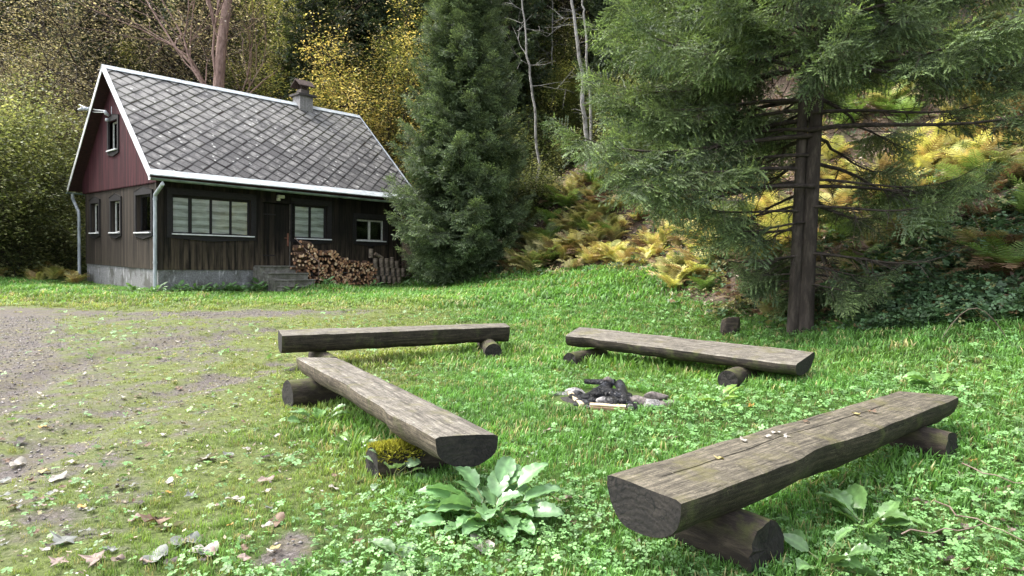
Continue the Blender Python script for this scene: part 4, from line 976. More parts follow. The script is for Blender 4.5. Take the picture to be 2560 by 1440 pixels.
for i, (px, d, s, lab) in enumerate(((150, 24.5, .9, 'dark low shrub beside the downpipe at the left gable corner'), (1330, 24, .8, 'yellow-green shrub right of the dense spruce, above the ferns'), (1420, 27, .6, 'shrub below the thin bare birches'), (1290, 27, 1.1, 'leafy shrub behind the dense spruce'), (1540, 27, .9, 'shrub on the slope left of the big near spruce'), (2440, 17, .8, 'shrub high on the slope at the right'), (1310, 29, 1.2, 'leafy shrub behind the crooked pale birch'), (1440, 30, 1.2, 'leafy shrub between the pale birches, higher up'), (1600, 24, .9, 'shrub on the slope behind the left branches of the big spruce'), (1640, 27, 1.2, 'taller shrub farther behind the left branches of the big spruce'), (2180, 22, .7, 'shrub on the slope just behind the high green ferns'))):
    put(copy_tree(low), px, d, s=s, yaw=i * 1.3, label=lab)
# sparse dull-leaved trees over the roof
dull = broad(17, 1.0, 6.5, .20, 410, 21000, .115, BRN, levels=4, clus=.45, fan=.85, low=.15)
dullo = broad_obj('maple_tree', 'thin autumn tree with sparse pinkish brown leaves at the top left corner', 'tree', (0, 0, 0), dull); put(dullo, 40, 33, group='sparse autumn trees behind the cabin')
for i, (px, d, s, lab) in enumerate(((250, 37, 1.0, 'sparse brown-leaved tree above the gable peak'), (360, 35, .95, 'sparse brown-leaved tree just left of the thick reddish trunk'), (620, 36, 1.0, 'sparse autumn tree right of the thick reddish trunk, over the roof'), (-80, 27, .8, 'sparse brown tree beyond the left edge'), (150, 38, 1.2, 'tall sparse tree in the back behind the gable'), (520, 39, 1.1, 'tall sparse tree behind the thick reddish trunk'), (1335, 33, .95, 'sparse autumn tree behind the crooked pale birch'), (1440, 37, 1.1, 'sparse autumn tree far behind the straight birch'), (1560, 35, 1.0, 'sparse autumn tree behind the left branches of the big spruce'))):
    put(copy_tree(dullo), px, d, s=s, yaw=1 + i * 1.7, label=lab)
# the thick reddish trunk over the roof
thick = broad(22, .62, 15, .34, 421, 2500, .15, BRN, levels=4, clus=.6, fan=.45, low=.3, limb=.2)
put(broad_obj('maple_tree', 'thick pinkish brown forked trunk rising behind the cabin roof', 'tree', (0, 0, 0), thick, bark=m_tbr), 482, 28.6, yaw=1.2, s=1.0)
# greenish yellow trees, right of the trunk
gy = broad_obj('beech_tree', 'green and yellow beech behind the chimney', 'tree', (0, 0, 0), broad(14, 1.0, 4.0, .16, 431, 60000, .105, [(.06, .085, .035), (.15, .19, .065), (.29, .31, .10), (.46, .43, .16)], levels=4, clus=.38, fan=.9, flat=.3))
put(gy, 720, 34.5, group='leafy trees behind the cabin roof')
for i, (px, d, s, lab) in enumerate(((640, 38, .95, 'green-yellow beech behind the middle of the roof ridge'), (880, 37, 1.05, 'green beech between the chimney and the golden tree'), (1030, 37, 1.0, 'dull green beech behind the golden tree'), (340, 35, .8, 'green-yellow beech left of the thick reddish trunk'), (1200, 36, .9, 'green beech behind the top of the dense spruce'), (30, 33, .8, 'green-yellow beech above the hazel bush'), (1390, 30, .5, 'young beech low behind the pale birches'))):
    put(copy_tree(gy), px, d, s=s, yaw=i * 2.1, label=lab)
ye = broad_obj('maple_tree', 'bright golden-yellow tree between the cabin roof and the dense spruce', 'tree', (0, 0, 0), broad(10.5, .85, 3.0, .10, 441, 27000, .125, YEL, stems=2, levels=4, clus=.34, fan=.8, flat=.3))
put(ye, 945, 31.5, s=(1.0, 1.0, 1.22)); put(copy_tree(ye), 810, 33, s=(.6, .6, .86), yaw=2.0, label='small golden-yellow tree right behind the chimney')
# pale thin trunks in the gap between the two spruces
def pale(pts, r0, d, label, seed, nbr=14, bl=1.6):
    rng = np.random.default_rng(seed); P = np.array([at(x, y, d) for x, y in pts]); base = P[0].copy(); gzv = g1(base[0], base[1]); base[2] = min(base[2], gzv) - .1
    P[0] = base; top = P[-1] + (P[-1] - P[-2]) / np.linalg.norm(P[-1] - P[-2]) * 5; P = np.vstack([P, top]); 
    s = np.linspace(0, 1, 24); tt = np.linspace(0, 1, len(P)); C = np.stack([np.interp(s, tt, P[:, k]) for k in range(3)], 1) - base
    C += rng.normal(0, .025, C.shape) * [1, 1, 0]
    paths = [(C, np.linspace(r0, r0 * .35, 24))]
    br = []
    for k in range(nbr):
        i = rng.integers(7, 23); a = rng.uniform(0, 6.28); L = bl * rng.uniform(.5, 1.2); q = [C[i]]; d_ = np.array([np.cos(a), np.sin(a) * .6, rng.uniform(-.1, .5)])
        for j in range(5): d_ = d_ + rng.normal(0, .18, 3); d_ /= np.linalg.norm(d_); q.append(q[-1] + d_ * L / 5)
        br.append((np.array(q), np.linspace(r0 * .2, .005, 6)))
        for w in range(3):
            j = rng.integers(1, 5); e = d_ + rng.normal(0, .6, 3); br.append((np.array([q[j], q[j] + e * L * .22, q[j] + e * L * .4 + [0, 0, -.05]]), np.array([.008, .005, .003])))
    root = empty('birch_tree', base); tag(root, label, 'tree', 'thin pale birches')
    V, F = tubes(paths, 8); np_mesh('trunk', V, F, m_birch, parent=root, smooth=True); V, F = tubes(br, 5); np_mesh('branch', V, F, m_birch, parent=root, smooth=True)
    CH[root.name] = list(root.children); return root
b1 = pale([(1470, 480), (1466, 330), (1450, 160), (1430, 0)], .095, 24, 'tallest straight pale birch trunk between the two spruces', 1, 9, 1.3)
pale([(1482, 470), (1476, 250), (1462, 60), (1458, 0)], .06, 25, 'thin pale trunk close behind the straight birch', 2, 8, 1.0)
pale([(1352, 440), (1338, 300), (1322, 150), (1308, 20)], .055, 25, 'thin crooked pale birch with bare branches left of the straight birch', 3, 15, 1.8)
pale([(1232, 330), (1231, 240), (1232, 190), (1230, 120)], .03, 24.5, 'very thin pale stem in front of the dense spruce edge', 4, 5, .6)
pale([(1913, 330), (1905, 200), (1895, 80), (1890, 0)], .07, 27, 'pale trunk seen left of the twin stems', 5, 6, 1.0)
pale([(2310, 330), (2300, 180), (2290, 60), (2280, 0)], .06, 24, 'thin white trunk high on the slope at the right', 6, 6, 1.0)
pale([(2072, 300), (2074, 150), (2070, 0)], .07, 28, 'pale trunk seen just right of the twin stems', 7, 6, 1.0)
pale([(1660, 300), (1664, 170), (1668, 40)], .05, 28, 'pale trunk behind the left branches of the big spruce', 8, 6, 1.0)
pale([(1382, 330), (1380, 160), (1382, 10)], .045, 30, 'grey thin trunk between the crooked and the straight birch', 9, 10, 1.4)
# ------------------------------------------------------------------ firewood
m_log_cut, nt, b = new_mat('cut_wood'); v = coords(nt); n_ = noise(nt, v, 14, 5, .7); oi = nt.nodes.new('ShaderNodeObjectInfo')
c = ramp(nt, oi.outputs['Random'], [(0, (.20, .09, .05)), (.35, (.42, .22, .12)), (.7, (.60, .37, .22)), (1, (.78, .58, .40))]); c = mixc(nt, 1.0, c, ramp(nt, n_, [(.3, .55), (.7, 1.25)]), 'MULTIPLY'); nt.links.new(c, b.inputs['Base Color']); b.inputs['Roughness'].default_value = .85
m_log_bark = simple_mat('firewood_bark', (.05, .03, .022), (.19, .11, .07), nscale=9, rough=.9, bstr=.6)
def wood_piece(poly, L, rng):
    """split log: outline in y-z, length along x"""
    mb = MB(); n = len(poly); P = [(-L / 2, y, z) for y, z in poly] + [(L / 2, y * 1.04, z * .97) for y, z in poly]
    mb.add(P, [(i, (i + 1) % n, n + (i + 1) % n, n + i) for i in range(n)], 1); mb.f += [tuple(range(n))[::-1], tuple(range(n, 2 * n))]; mb.m += [0, 0]
    return mb
def log_outline(kind, r, rng):
    if kind == 0: return [(r * math.cos(t) * rng.uniform(.9, 1.1), r * .9 * math.sin(t) * rng.uniform(.9, 1.1)) for t in np.linspace(0, 6.28, 10)[:-1]]
    if kind == 1: return [(-r * 1.2, -r * .5)] + [(r * 1.2 * math.cos(t), -r * .5 + r * 1.25 * math.sin(t)) for t in np.linspace(0.05, 3.09, 6)]
    if kind == 2: return [(0, -r * 1.1), (r * 1.05, r * .1), (r * .75, r * .75), (0, r * .95), (-r * .8, r * .65), (-r, r * .1)]
    return [(-r, -r * .6), (r * 1.1, -r * .45), (r * .7, r * .75), (-r * .5, r * .85)]
rng = np.random.default_rng(55)
lp = []
for k in range(10):
    r = .048 * rng.uniform(.8, 1.12); o = wood_piece(log_outline(k % 4, r, rng), .34, rng).build('firewood_log', [m_log_cut, m_log_bark]); lp.append(o)
PILE_V = -.62
def pile_pt(px, py): return on_front(px, py, -PILE_V if False else PILE_V)
top = [pile_pt(x, y) for x, y in ((742, 640), (750, 612), (772, 608), (785, 618), (812, 622), (842, 630), (852, 640), (880, 648), (905, 653), (932, 652), (946, 690))]
tu, tz_ = [p[0] for p in top], [p[1] for p in top]
u0, u1 = min(tu) + .02, max(tu) - .06
STEP = .087; used = 0; cnt = 0
spots = []
row = 0
z = .44
while z < 1.9:
    u = u0 + (row % 2) * STEP / 2
    while u < u1:
        if z < np.interp(u, tu, tz_) - .02: spots.append((u, z))
        u += STEP
    z += STEP * .84; row += 1
if len(spots) > 300:
    spots = [spots[i] for i in sorted(rng.permutation(len(spots))[:300])]
print('firewood', len(spots))
for i, (u, z) in enumerate(spots):
    src = lp[i % 10] if i < 10 else lp[rng.integers(0, 10)]
    o = src if i < 10 else src.copy()
    if i >= 10: COL.objects.link(o)
    edge = u - u0 < .36 and int(z / .073) % 2
    P = hloc(u + rng.normal(0, .008), PILE_V + .17 + rng.uniform(-.05, .05), z + rng.normal(0, .008)); o.location = P
    o.rotation_euler = (rng.uniform(0, 6.28), rng.normal(0, .05), HYAW + (math.pi / 2 if not edge else rng.normal(0, .08)) + rng.normal(0, .06)); o.rotation_mode = 'XYZ'
    s = rng.uniform(.85, 1.18); o.scale = (1, s, s)
    tag(o, 'short split log in the reddish brown stack right of the cabin steps', 'firewood', 'split firewood stacked against the cabin wall')
o = copy_tree(lp[1]); o.location = hloc(*[pile_pt(768, 606)[0], PILE_V + .1], pile_pt(768, 606)[1]); o.rotation_euler = (.4, .1, HYAW + .25); o.scale = (1.2, 1.3, 1.3); o['label'] = 'pale split log lying crosswise on top of the left end of the firewood stack'; o['group'] = 'loose logs on the firewood stack'
m_rb = simple_mat('round_log_bark', (.08, .06, .048), (.30, .24, .19), (6, 6, 1.5), 3, .9, .6)
m_rbg = simple_mat('cut_round_face', (.22, .15, .10), (.44, .33, .24), nscale=5, rough=.9)
def round_log(px, py0, py1, w, lab, tilt=0.0, grp='round logs standing on end'):
    u, zt = on_front(px, py0, PILE_V - .05); _, zb = on_front(px, py1, PILE_V - .05); h = zt - zb
    o = make_log('round_log', h, w / 2, [m_rb, m_rbg], None, hloc(u, PILE_V + .08, (zt + zb) / 2), HYAW, -math.pi / 2 + tilt, int(px), rough=.06, sides=14); tag(o, lab, 'log', grp)
for r, (ys, xs) in enumerate((((646, 668), (944, 959, 972, 985, 997)), ((668, 689), (946, 961, 974, 988, 1001, 1013)), ((689, 708), (950, 965, 979, 991, 1003)))):
    for i, x in enumerate(xs):
        nm = ('top', 'middle', 'bottom')[r]; dy = (i > 2) * 2.5
        round_log(x, ys[0] + dy + (4 if (r == 0 and i == 4) else 0), ys[1] + dy, .155, 'round log standing on end, %s row, %s from the left' % (nm, ('first', 'second', 'third', 'fourth', 'fifth', 'sixth')[i]))
round_log(933, 622, 645, .15, 'round log standing alone on top of the stack, under the small dark window')
round_log(986, 643, 648, .14, 'short dark stump end on top of the standing round logs')
o = make_log('round_log', .34, .06, [m_rb, m_rbg], None, hloc(on_front(951, 640, PILE_V)[0], PILE_V + .1, on_front(951, 640, PILE_V)[1]), HYAW, .45, 5, sides=12); tag(o, 'pale round log lying slanted on top of the stack', 'log', 'round logs standing on end')
# dark brush heap at the foot of the dense spruce
def sticks(n, c, spread, L, r, seed, flat=.3):
    rng = np.random.default_rng(seed); out = []
    for i in range(n):
        p = np.array(c) + rng.normal(0, 1, 3) * spread; d = rng.normal(0, 1, 3) * [1, 1, flat]; d /= np.linalg.norm(d); l = L * rng.uniform(.4, 1.2)
        q = [p - d * l / 2, p + rng.normal(0, .03, 3) * l, p + d * l / 2]; out.append((np.array(q), np.array([r, r * .8, r * .4]) * rng.uniform(.6, 1.3)))
    return out
hp = hloc(8.75, -.5); hz = g1(hp[0], hp[1]); V, F = tubes(sticks(420, (hp[0], hp[1], hz + .3), (.42, .3, .20), .5, .014, 3), 5)
tag(np_mesh('brushwood_heap', V, F, simple_mat('brush_sticks', (.035, .02, .018), (.14, .09, .08), nscale=8)), 'dark heap of thin brushwood between the round logs and the dense spruce', 'brushwood')
# ------------------------------------------------------------------ fire pit
m_char, nt, b = new_mat('charcoal'); v = coords(nt); vo = nd(nt, 'ShaderNodeTexVoronoi', {'Vector': v, 'Scale': 42}, feature='DISTANCE_TO_EDGE'); n_ = noise(nt, v, 9, 4)
c = mixc(nt, ramp(nt, n_, [(.52, 0), (.7, .8)]), (.006, .006, .008), (.06, .065, .08)); nt.links.new(c, b.inputs['Base Color']); b.inputs['Roughness'].default_value = .45; bump(nt, b, ramp(nt, vo.outputs['Distance'], [(0, 0), (.12, 1)]), .9, .012)
m_ash = simple_mat('grey_stone', (.09, .085, .085), (.38, .365, .36), nscale=8, rough=.9, bstr=.6, bdist=.01)
m_stone_d = simple_mat('brown_flat_stone', (.06, .05, .048), (.21, .18, .17), nscale=6, rough=.9, bstr=.7)
m_pale = simple_mat('pale_split_wood', (.40, .30, .17), (.70, .58, .40), (2, 14, 14), 2.5, .8)
m_pale2 = simple_mat('brown_split_wood', (.16, .10, .06), (.40, .27, .17), (2, 14, 14), 2.5, .8)
def rock(name, c, s, mat, seed, label, cat='stone', rz=0, group=None, sub=3, amp=.35):
    bm = bmesh.new(); bmesh.ops.create_icosphere(bm, subdivisions=sub, radius=1)
    rng = np.random.default_rng(seed); dirs = rng.normal(0, 1, (7, 3)); dirs /= np.linalg.norm(dirs, axis=1, keepdims=True); lim = rng.uniform(.55, .85, 7)
    for v_ in bm.verts:
        p = np.array(v_.co)
        for d, l in zip(dirs, lim):
            t = p @ d
            if t > l: p = p - d * (t - l) * .9
        p = p * (1 + amp * .3 * (noise2(np.array([p[0] * 2.5 + 7]), np.array([p[1] * 2.5 + p[2] * 2 + 7]), seed)[0] - .5)); v_.co = (p[0] * s[0], p[1] * s[1], p[2] * s[2])
    me = bpy.data.meshes.new(name); bm.to_mesh(me); bm.free(); me.materials.append(mat); o = link_obj(name, me); o.location = [float(q) for q in c]; o.rotation_euler = (0, 0, rz)
    tag(o, label, cat, group); return o
FPc = ground_hit(1500, 1005, .1)
def fp(px, py, dz=0.0): q = ground_hit(px, py, .1); return np.array([q[0], q[1], q[2] + dz])
# bare ashy ring
a_ = []
for k in range(14):
    t = k * 6.28 / 14; a_.append((FPc[0] + .40 * math.cos(t) * (1 + .15 * math.sin(3 * t)), FPc[1] + .1 + .30 * math.sin(t), 0))
mb = MB(); vv = []
for ring, rr in enumerate((0.02, .4, .75, 1.0)):
    for (x, y, _) in a_: 
        X_ = FPc[0] + (x - FPc[0]) * rr; Y_ = FPc[1] + .1 + (y - FPc[1] - .1) * rr; vv.append((X_, Y_, g1(X_, Y_) + (.035, .03, .015, -.01)[ring]))
mb.add(vv, [(r * 14 + i, r * 14 + (i + 1) % 14, (r + 1) * 14 + (i + 1) % 14, (r + 1) * 14 + i) for r in range(3) for i in range(14)])
tag(mb.build('ash_bed', simple_mat('ash_and_soot', (.010, .009, .009), (.055, .05, .045), nscale=10, rough=.95, bstr=.8), None, True), 'black sooty ash bed of the fire pit in the grass', 'ash', kind='stuff')
def char_log(p0, p1, r, seed, label, mat=None, name='charred_log'):
    P0, P1 = np.array(p0), np.array(p1); d = P1 - P0; L = np.linalg.norm(d); yaw = math.atan2(d[1], d[0]); pitch = -math.asin(d[2] / L)
    o = make_log(name, L, r, [mat or m_char, mat or m_char], None, (P0 + P1) / 2, yaw, pitch, seed, rag=.03, rough=.2, taper=.3, sides=14); tag(o, label, 'burnt log' if name == 'charred_log' else 'stick'); return o
char_log(fp(1445, 1015, .03), fp(1520, 985, .09), .045, 1, 'thick black charred log leaning to the right in the fire pit')
char_log(fp(1462, 985, .13), fp(1535, 985, .12), .03, 2, 'thin black charred stick lying on top of the burnt wood')
char_log(fp(1572, 1024, .03), fp(1548, 985, .10), .045, 3, 'charred log with silvery scales at the right of the fire pit')
char_log(fp(1475, 1018, .04), fp(1530, 1020, .05), .045, 4, 'short charred log low in the middle of the fire pit')
char_log(fp(1428, 998, .03), fp(1480, 1022, .03), .035, 8, 'black charred stick at the left front of the fire pit')
char_log(fp(1500, 1000, .10), fp(1575, 1005, .03), .05, 9, 'charred log end behind the silvery scaled one')
rng = np.random.default_rng(58)
for i in range(44):
    px, py = rng.uniform(1428, 1588), rng.uniform(990, 1028); s = rng.uniform(.035, .075); hgt = max(0, .085 - abs(px - 1515) * .0008) * rng.uniform(.2, 1)
    rock('charcoal_lump', fp(px, py, .01 + hgt), (s * 1.3, s, s * .8), m_char, 400 + i, 'black lump of charcoal heaped in the fire pit', 'charcoal', rng.uniform(0, 6), 'charcoal lumps in the fire pit', 2, .9)
rock('burnt_chunk', fp(1518, 985, .14), (.055, .05, .05), m_stone_d, 31, 'pinkish brown burnt chunk on top of the charred wood', 'burnt wood')
rock('stone', fp(1508, 1022, .07), (.075, .05, .045), m_ash, 12, 'small white and grey stone in front of the charred wood')
rock('ash_lump', fp(1440, 985, .02), (.12, .08, .05), m_ash, 13, 'grey ashy lump at the back left of the fire pit', 'ash')
rock('ash_lump', fp(1395, 985, .0), (.12, .07, .035), m_ash, 14, 'pale ash heap in the grass left of the fire pit', 'ash')
rock('stone', fp(1600, 1010, .02), (.20, .10, .07), m_stone_d, 15, 'large flat brown stone right of the fire pit', rz=-.2)
rock('stone', fp(1665, 1012, .0), (.16, .08, .05), m_stone_d, 16, 'flat dark stone farthest right of the fire pit')
rock('stone', fp(1640, 998, .03), (.13, .07, .05), m_stone_d, 17, 'brown stone with pale edge behind the flat stone')
mb = MB(); mb.box((-.075, -.05, -.045), (.075, .05, .045)); o = mb.build('brick_piece', m_ash, None, bevel=.01); o.location = fp(1632, 1022, .03); o.rotation_euler = (.5, .15, .4); tag(o, 'squarish whitish broken block in front of the flat brown stones', 'stone')
mb = MB(); mb.box((-.16, -.035, -.03), (.16, .035, .03)); o = mb.build('split_wood', [m_pale2], None, bevel=.006); q = (fp(1478, 1032) + fp(1560, 1034)) / 2; o.location = (q[0], q[1], q[2] + .035); o.rotation_euler = (.1, 0, math.atan2(*(fp(1560, 1034) - fp(1478, 1032))[[1, 0]])); tag(o, 'unburnt brown piece of split wood lying in front of the fire pit', 'firewood')
mb = MB(); mb.box((-.165, -.03, 0), (.165, .03, .014)); o2 = mb.build('split_wood', [m_pale], None, bevel=.003); o2.location = (q[0], q[1], q[2] + .068); o2.rotation_euler = o.rotation_euler; tag(o2, 'pale thin lath on the brown split wood in front of the fire pit', 'firewood')
a0, a1 = fp(1424, 990, .05), fp(1455, 1025, .03); dv = a1 - a0; L = np.linalg.norm(dv); mb = MB(); mb.box((-L / 2, -.022, -.016), (L / 2, .022, .016)); o = mb.build('split_wood', [m_pale], None, bevel=.003); o.location = (a0 + a1) / 2; o.rotation_euler = (0, 0, math.atan2(dv[1], dv[0])); tag(o, 'pale stick slanting at the left edge of the fire pit', 'firewood')

rock('tree_stump', at(1828, 838, 10.6) * [1, 1, 0] + [0, 0, g1(*at(1828, 838, 10.6)[:2]) + .10], (.17, .13, .24), m_bark, 90, 'broken brown stump at the edge of the grass left of the twin stems', 'stump', amp=1.2)
# ------------------------------------------------------------------ low vegetation
m_grass = leaf_mat('grass_blades', .5, .4, .35, 2.0)
m_herb = leaf_mat('herb_leaves', .45, .42, .25, 6.0)
m_fern = leaf_mat('fern_fronds', .55, .3, .35, 3.0)
m_dead = leaf_mat('dead_leaves', .6, .35, .12, 25.0)
def blade_tuft(nb, seed, spread=.5, bend=.5):
    rng = np.random.default_rng(seed); V, F, B = [], [], []
    for i in range(nb):
        a = rng.uniform(0, 6.28); r = spread * math.sqrt(rng.random()); b0 = np.array([r * math.cos(a), r * math.sin(a), -.1]); h = rng.uniform(.55, 1.1)
        la = rng.uniform(0, 6.28); le = np.array([math.cos(la), math.sin(la), 0]); s = np.array([-le[1], le[0], 0]) * .035; bd = bend * rng.uniform(.2, 1.3)
        p1 = b0 + np.array([0, 0, h * .55]) + le * bd * .25; p2 = b0 + np.array([0, 0, h * .95 - bd * .25]) + le * bd * .8
        k = len(V); V += [b0 - s, b0 + s, p1 - s * .9, p1 + s * .9, p2]; F += [(k, k + 1, k + 3), (k, k + 3, k + 2), (k + 2, k + 3, k + 4)]; B += [.3, .3, .9, .9, 1.45]  # dark roots, light tips: shade within the tuft painted per vertex
    return np.array(V), np.array(F), np.array(B)
TUFT = [blade_tuft(8, s) for s in range(4)]
BL = [tuple((float(q.matrix_basis.translation.x) + math.cos(q.rotation_euler[2]) * k * .5 * l_, float(q.matrix_basis.translation.y) + math.sin(q.rotation_euler[2]) * k * .5 * l_) for k in (-1, 1)) for q, _, l_ in (benA, benB, benC, benD)]
def sector_pts(r0, r1, dens, rng, a=.80):
    n = int(a * (r1 ** 2 - r0 ** 2) * dens); r = np.sqrt(rng.uniform(r0 ** 2, r1 ** 2, n)); t = rng.uniform(-a, a, n) ; return r * np.sin(t), r * np.cos(t)
def inside_house(x, y, m=0.0):
    u, v_ = house_xy(np.stack([x, y], -1)); return ((u > -m) & (u < HL + m) & (v_ > -m) & (v_ < HW + m)) | ((u > 2.6) & (u < 4.3) & (v_ > -1.4) & (v_ < 0))
def pit(x, y): return ((x - FPc[0] - .12) / .62) ** 2 + ((y - FPc[1] - .08) / .42) ** 2 < 1
rng = np.random.default_rng(600); parts = []
for r0, r1, dn, sz, wd in ((2.2, 4.6, 1000, .060, 1.0), (4.6, 8, 480, .075, 1.3), (8, 13.5, 210, .10, 1.7), (13.5, 27, 62, .15, 2.4)):
    x, y = sector_pts(r0, r1, dn, rng); sd = bank_sd(x, y); mud = mud_mask(x, y)
    yl = smooth01(-0.2, -2.6, x + (noise2(x * .7, y * .7, 6) - .5) * 2.5) * smooth01(18, 12, y)
    keep = (sd < .3 + .5 * (noise2(x * 3, y * 3, 21) - .5)) & ~inside_house(x, y, .02) & ~pit(x, y) & (rng.random(len(x)) > np.clip(mud * 1.5, 0, .97)) & (rng.random(len(x)) > yl * .25)
    x, y, mud, yl = x[keep], y[keep], mud[keep], yl[keep]; n = len(x); z = gz(x, y)
    lush = noise2(x * 1.1, y * 1.1, 22); s = sz * (1 - .62 * yl) * (.55 + .9 * lush) * (1 - .4 * mud) * rng.uniform(.6, 1.35, n)
    bd = np.full(len(x), 9.)
    for P_, Q_ in BL: bd = np.minimum(bd, line_dist(x, y, [P_, Q_]))
    s = s * (1 + .75 * np.exp(-((bd - .2) / .3) ** 2))
    hd = np.hypot(*[q_ - np.clip(q_, 0, w_) for q_, w_ in zip(house_xy(np.stack([x, y], -1)), (HL, HW))]); s = s * (.42 + .58 * smooth01(.6, 2.2, hd))
    g = np.array([.13, .285, .062]) * (1 - yl[:, None]) + np.array([.28, .335, .09]) * yl[:, None]
    w = noise2(x * 1.7 + 3, y * 1.7, 23)[:, None]; g = g * (.75 + .6 * w) + np.array([.10, .07, .0]) * np.clip(noise2(x * .9, y * .9, 24) - .5, 0, 1)[:, None]
    dry = rng.random(n) < .09 + .10 * yl; g[dry] = [.42, .38, .18]; g *= rng.uniform(.75, 1.25, (n, 1))
    a = rng.uniform(0, 6.28, n); R = frames(np.stack([np.cos(a), np.sin(a), np.zeros(n)], 1), np.tile([0, 0, 1.], (n, 1))); wh = rng.integers(0, 4, n)
    for k in range(4):
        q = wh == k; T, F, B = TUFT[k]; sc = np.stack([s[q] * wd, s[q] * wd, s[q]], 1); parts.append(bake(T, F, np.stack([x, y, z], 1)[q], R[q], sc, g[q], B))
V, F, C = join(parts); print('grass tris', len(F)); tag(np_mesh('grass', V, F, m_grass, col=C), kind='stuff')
# moss and clover-like ground cover: small three-part leaves
def tri_leaf(seed, lobes=3):
    rng = np.random.default_rng(seed); V, F, B = [], [], []
    for k in range(lobes):
        a = k * 2 * np.pi / lobes + rng.normal(0, .2); d = np.array([np.cos(a), np.sin(a), 0]); s = np.array([-d[1], d[0], 0]); i = len(V); L = rng.uniform(.85, 1.1)
        V += [d * .06, d * .5 * L + s * .36 + [0, 0, .10], d * 1.0 * L + s * .18 + [0, 0, .02], d * L * .92, d * 1.0 * L - s * .18 + [0, 0, .0], d * .5 * L - s * .36 + [0, 0, .12], d * .5 * L + [0, 0, .0]]
        F += [(i, i + 6, i + 1), (i + 1, i + 6, i + 2), (i + 2, i + 6, i + 3), (i + 3, i + 6, i + 4), (i + 4, i + 6, i + 5), (i + 5, i + 6, i)]; B += [.8, 1.1, 1.15, 1.0, 1.15, 1.1, .85]
    V.append([0, 0, -.0]); V.append([.05, 0, 0]); V.append([.02, 0, -1.6]); i = len(V) - 3; F.append((i, i + 1, i + 2)); B += [.6, .6, .5]
    return np.array(V, float), np.array(F), np.array(B)
TL = [tri_leaf(s, 3) for s in range(3)] + [tri_leaf(9, 5)]
def herb_field(x, y, hgt, size, colr, rng, tilt=.35):
    n = len(x); z = gz(x, y) + hgt; R = rand_rot(n, rng, tilt); P = np.stack([x, y, z], 1); out = []; wh = rng.integers(0, 4, n)
    for k in range(4):
        q = wh == k; T, F, B = TL[k]; out.append(bake(T, F, P[q], R[q], size[q], colr[q], B))
    return out
rng = np.random.default_rng(610); parts = []
for r0, r1, dn, sz in ((2.2, 4.6, 950, .021), (4.6, 8, 400, .026), (8, 13.5, 150, .036), (13.5, 25, 42, .055)):
    x, y = sector_pts(r0, r1, dn, rng); sd = bank_sd(x, y); mud = mud_mask(x, y)
    right = smooth01(.6, 2.6, x + .35 * (y - 4)) * smooth01(9, 5.5, y) 
    front = np.exp(-((x + .05) / .9) ** 2) * smooth01(4.3, 3.6, y)
    back = smooth01(.0, 1.5, x - (y - 12) * .05) * smooth01(10, 12.5, y)
    edge = smooth01(-1.6, -.2, sd) * smooth01(22, 16, y)
    hu, hv = house_xy(np.stack([x, y], -1)); wall = np.exp(-((hv + .45) / .35) ** 2) * (hu > -.6) * (hu < 9)
    patch = smooth01(.5, .68, noise2(x * .8, y * .8, 31)) * .5 + smooth01(.45, .7, noise2(x * 2.2, y * 2.2, 32)) * .3
    left = smooth01(-.5, -2.5, x)
    dens = np.clip(right * 1.1 + front + back * .75 + edge + wall * 1.0 + patch * (1 - left * .7) + .06, 0, 1) * (1 - np.clip(mud * 1.3, 0, 1))
    keep = (rng.random(len(x)) < dens) & (sd < .8) & ~inside_house(x, y, 0) & ~pit(x, y)
    x, y, hh = x[keep], y[keep], np.clip(right + front * .6 + edge * .8 + wall, 0, 1)[keep]; n = len(x)
    c = np.array([.145, .29, .10]) * rng.uniform(.55, 1.6, (n, 1)) + np.array([.06, .07, .03]) * rng.random((n, 1)) ** 2
    parts += herb_field(x, y, rng.uniform(.01, .05, n) + hh * rng.uniform(0, .075, n), sz * rng.uniform(.55, 1.35, n), c, rng)
V, F, C = join(parts); print('cover tris', len(F)); tag(np_mesh('ground_cover', V, F, m_herb, col=C), kind='stuff')
# undergrowth of the bank: brambles and herbs (stuff), leaf litter (stuff)
rng = np.random.default_rng(620)
n = 190000; x = np.concatenate([rng.uniform(-6, 17, 90000), rng.uniform(3.5, 12.5, 100000)]); y = np.concatenate([rng.uniform(4, 30, 90000), rng.uniform(4.5, 15, 100000)]); sd = bank_sd(x, y)
shade = smooth01(3.6, 5.4, x) * smooth01(14, 9, y); clump = noise2(x * 1.3, y * 1.3, 41); 
dens = np.clip(shade * (.22 + 1.5 * (clump - .35)) + .42 * smooth01(.42, .62, clump), 0, 1)
keep = (sd > -.4) & (rng.random(n) < dens) & (np.abs(x / y) < .95); x, y, clump, shade = x[keep], y[keep], clump[keep], shade[keep]; n = len(x)
c = np.array([.075, .135, .065]) * rng.uniform(.4, 1.9, (n, 1)); o_ = rng.random(n) < .10 + .45 * (1 - shade); c[o_] = np.array([(.30, .27, .12), (.24, .16, .09), (.36, .36, .16)])[rng.integers(0, 3, o_.sum())] * rng.uniform(.5, 1.2, (o_.sum(), 1))
parts = herb_field(x, y, rng.uniform(0, .12, n) + rng.uniform(0, .32, n) * np.clip((clump - .4) * 3, 0, 1), rng.uniform(.03, .085, n), c, rng, .5)
V, F, C = join(parts); print('under tris', len(F)); tag(np_mesh('undergrowth', V, F, m_herb, col=C), kind='stuff')
DL = np.array([(0, 0, 0), (.3, .32, .10), (.62, .30, -.02), (1, 0, .12), (.62, -.28, .05), (.3, -.32, .14), (.5, 0, -.05)], float); DF = np.array([(0, 6, 1), (1, 6, 2), (2, 6, 3), (3, 6, 4), (4, 6, 5), (5, 6, 0)])
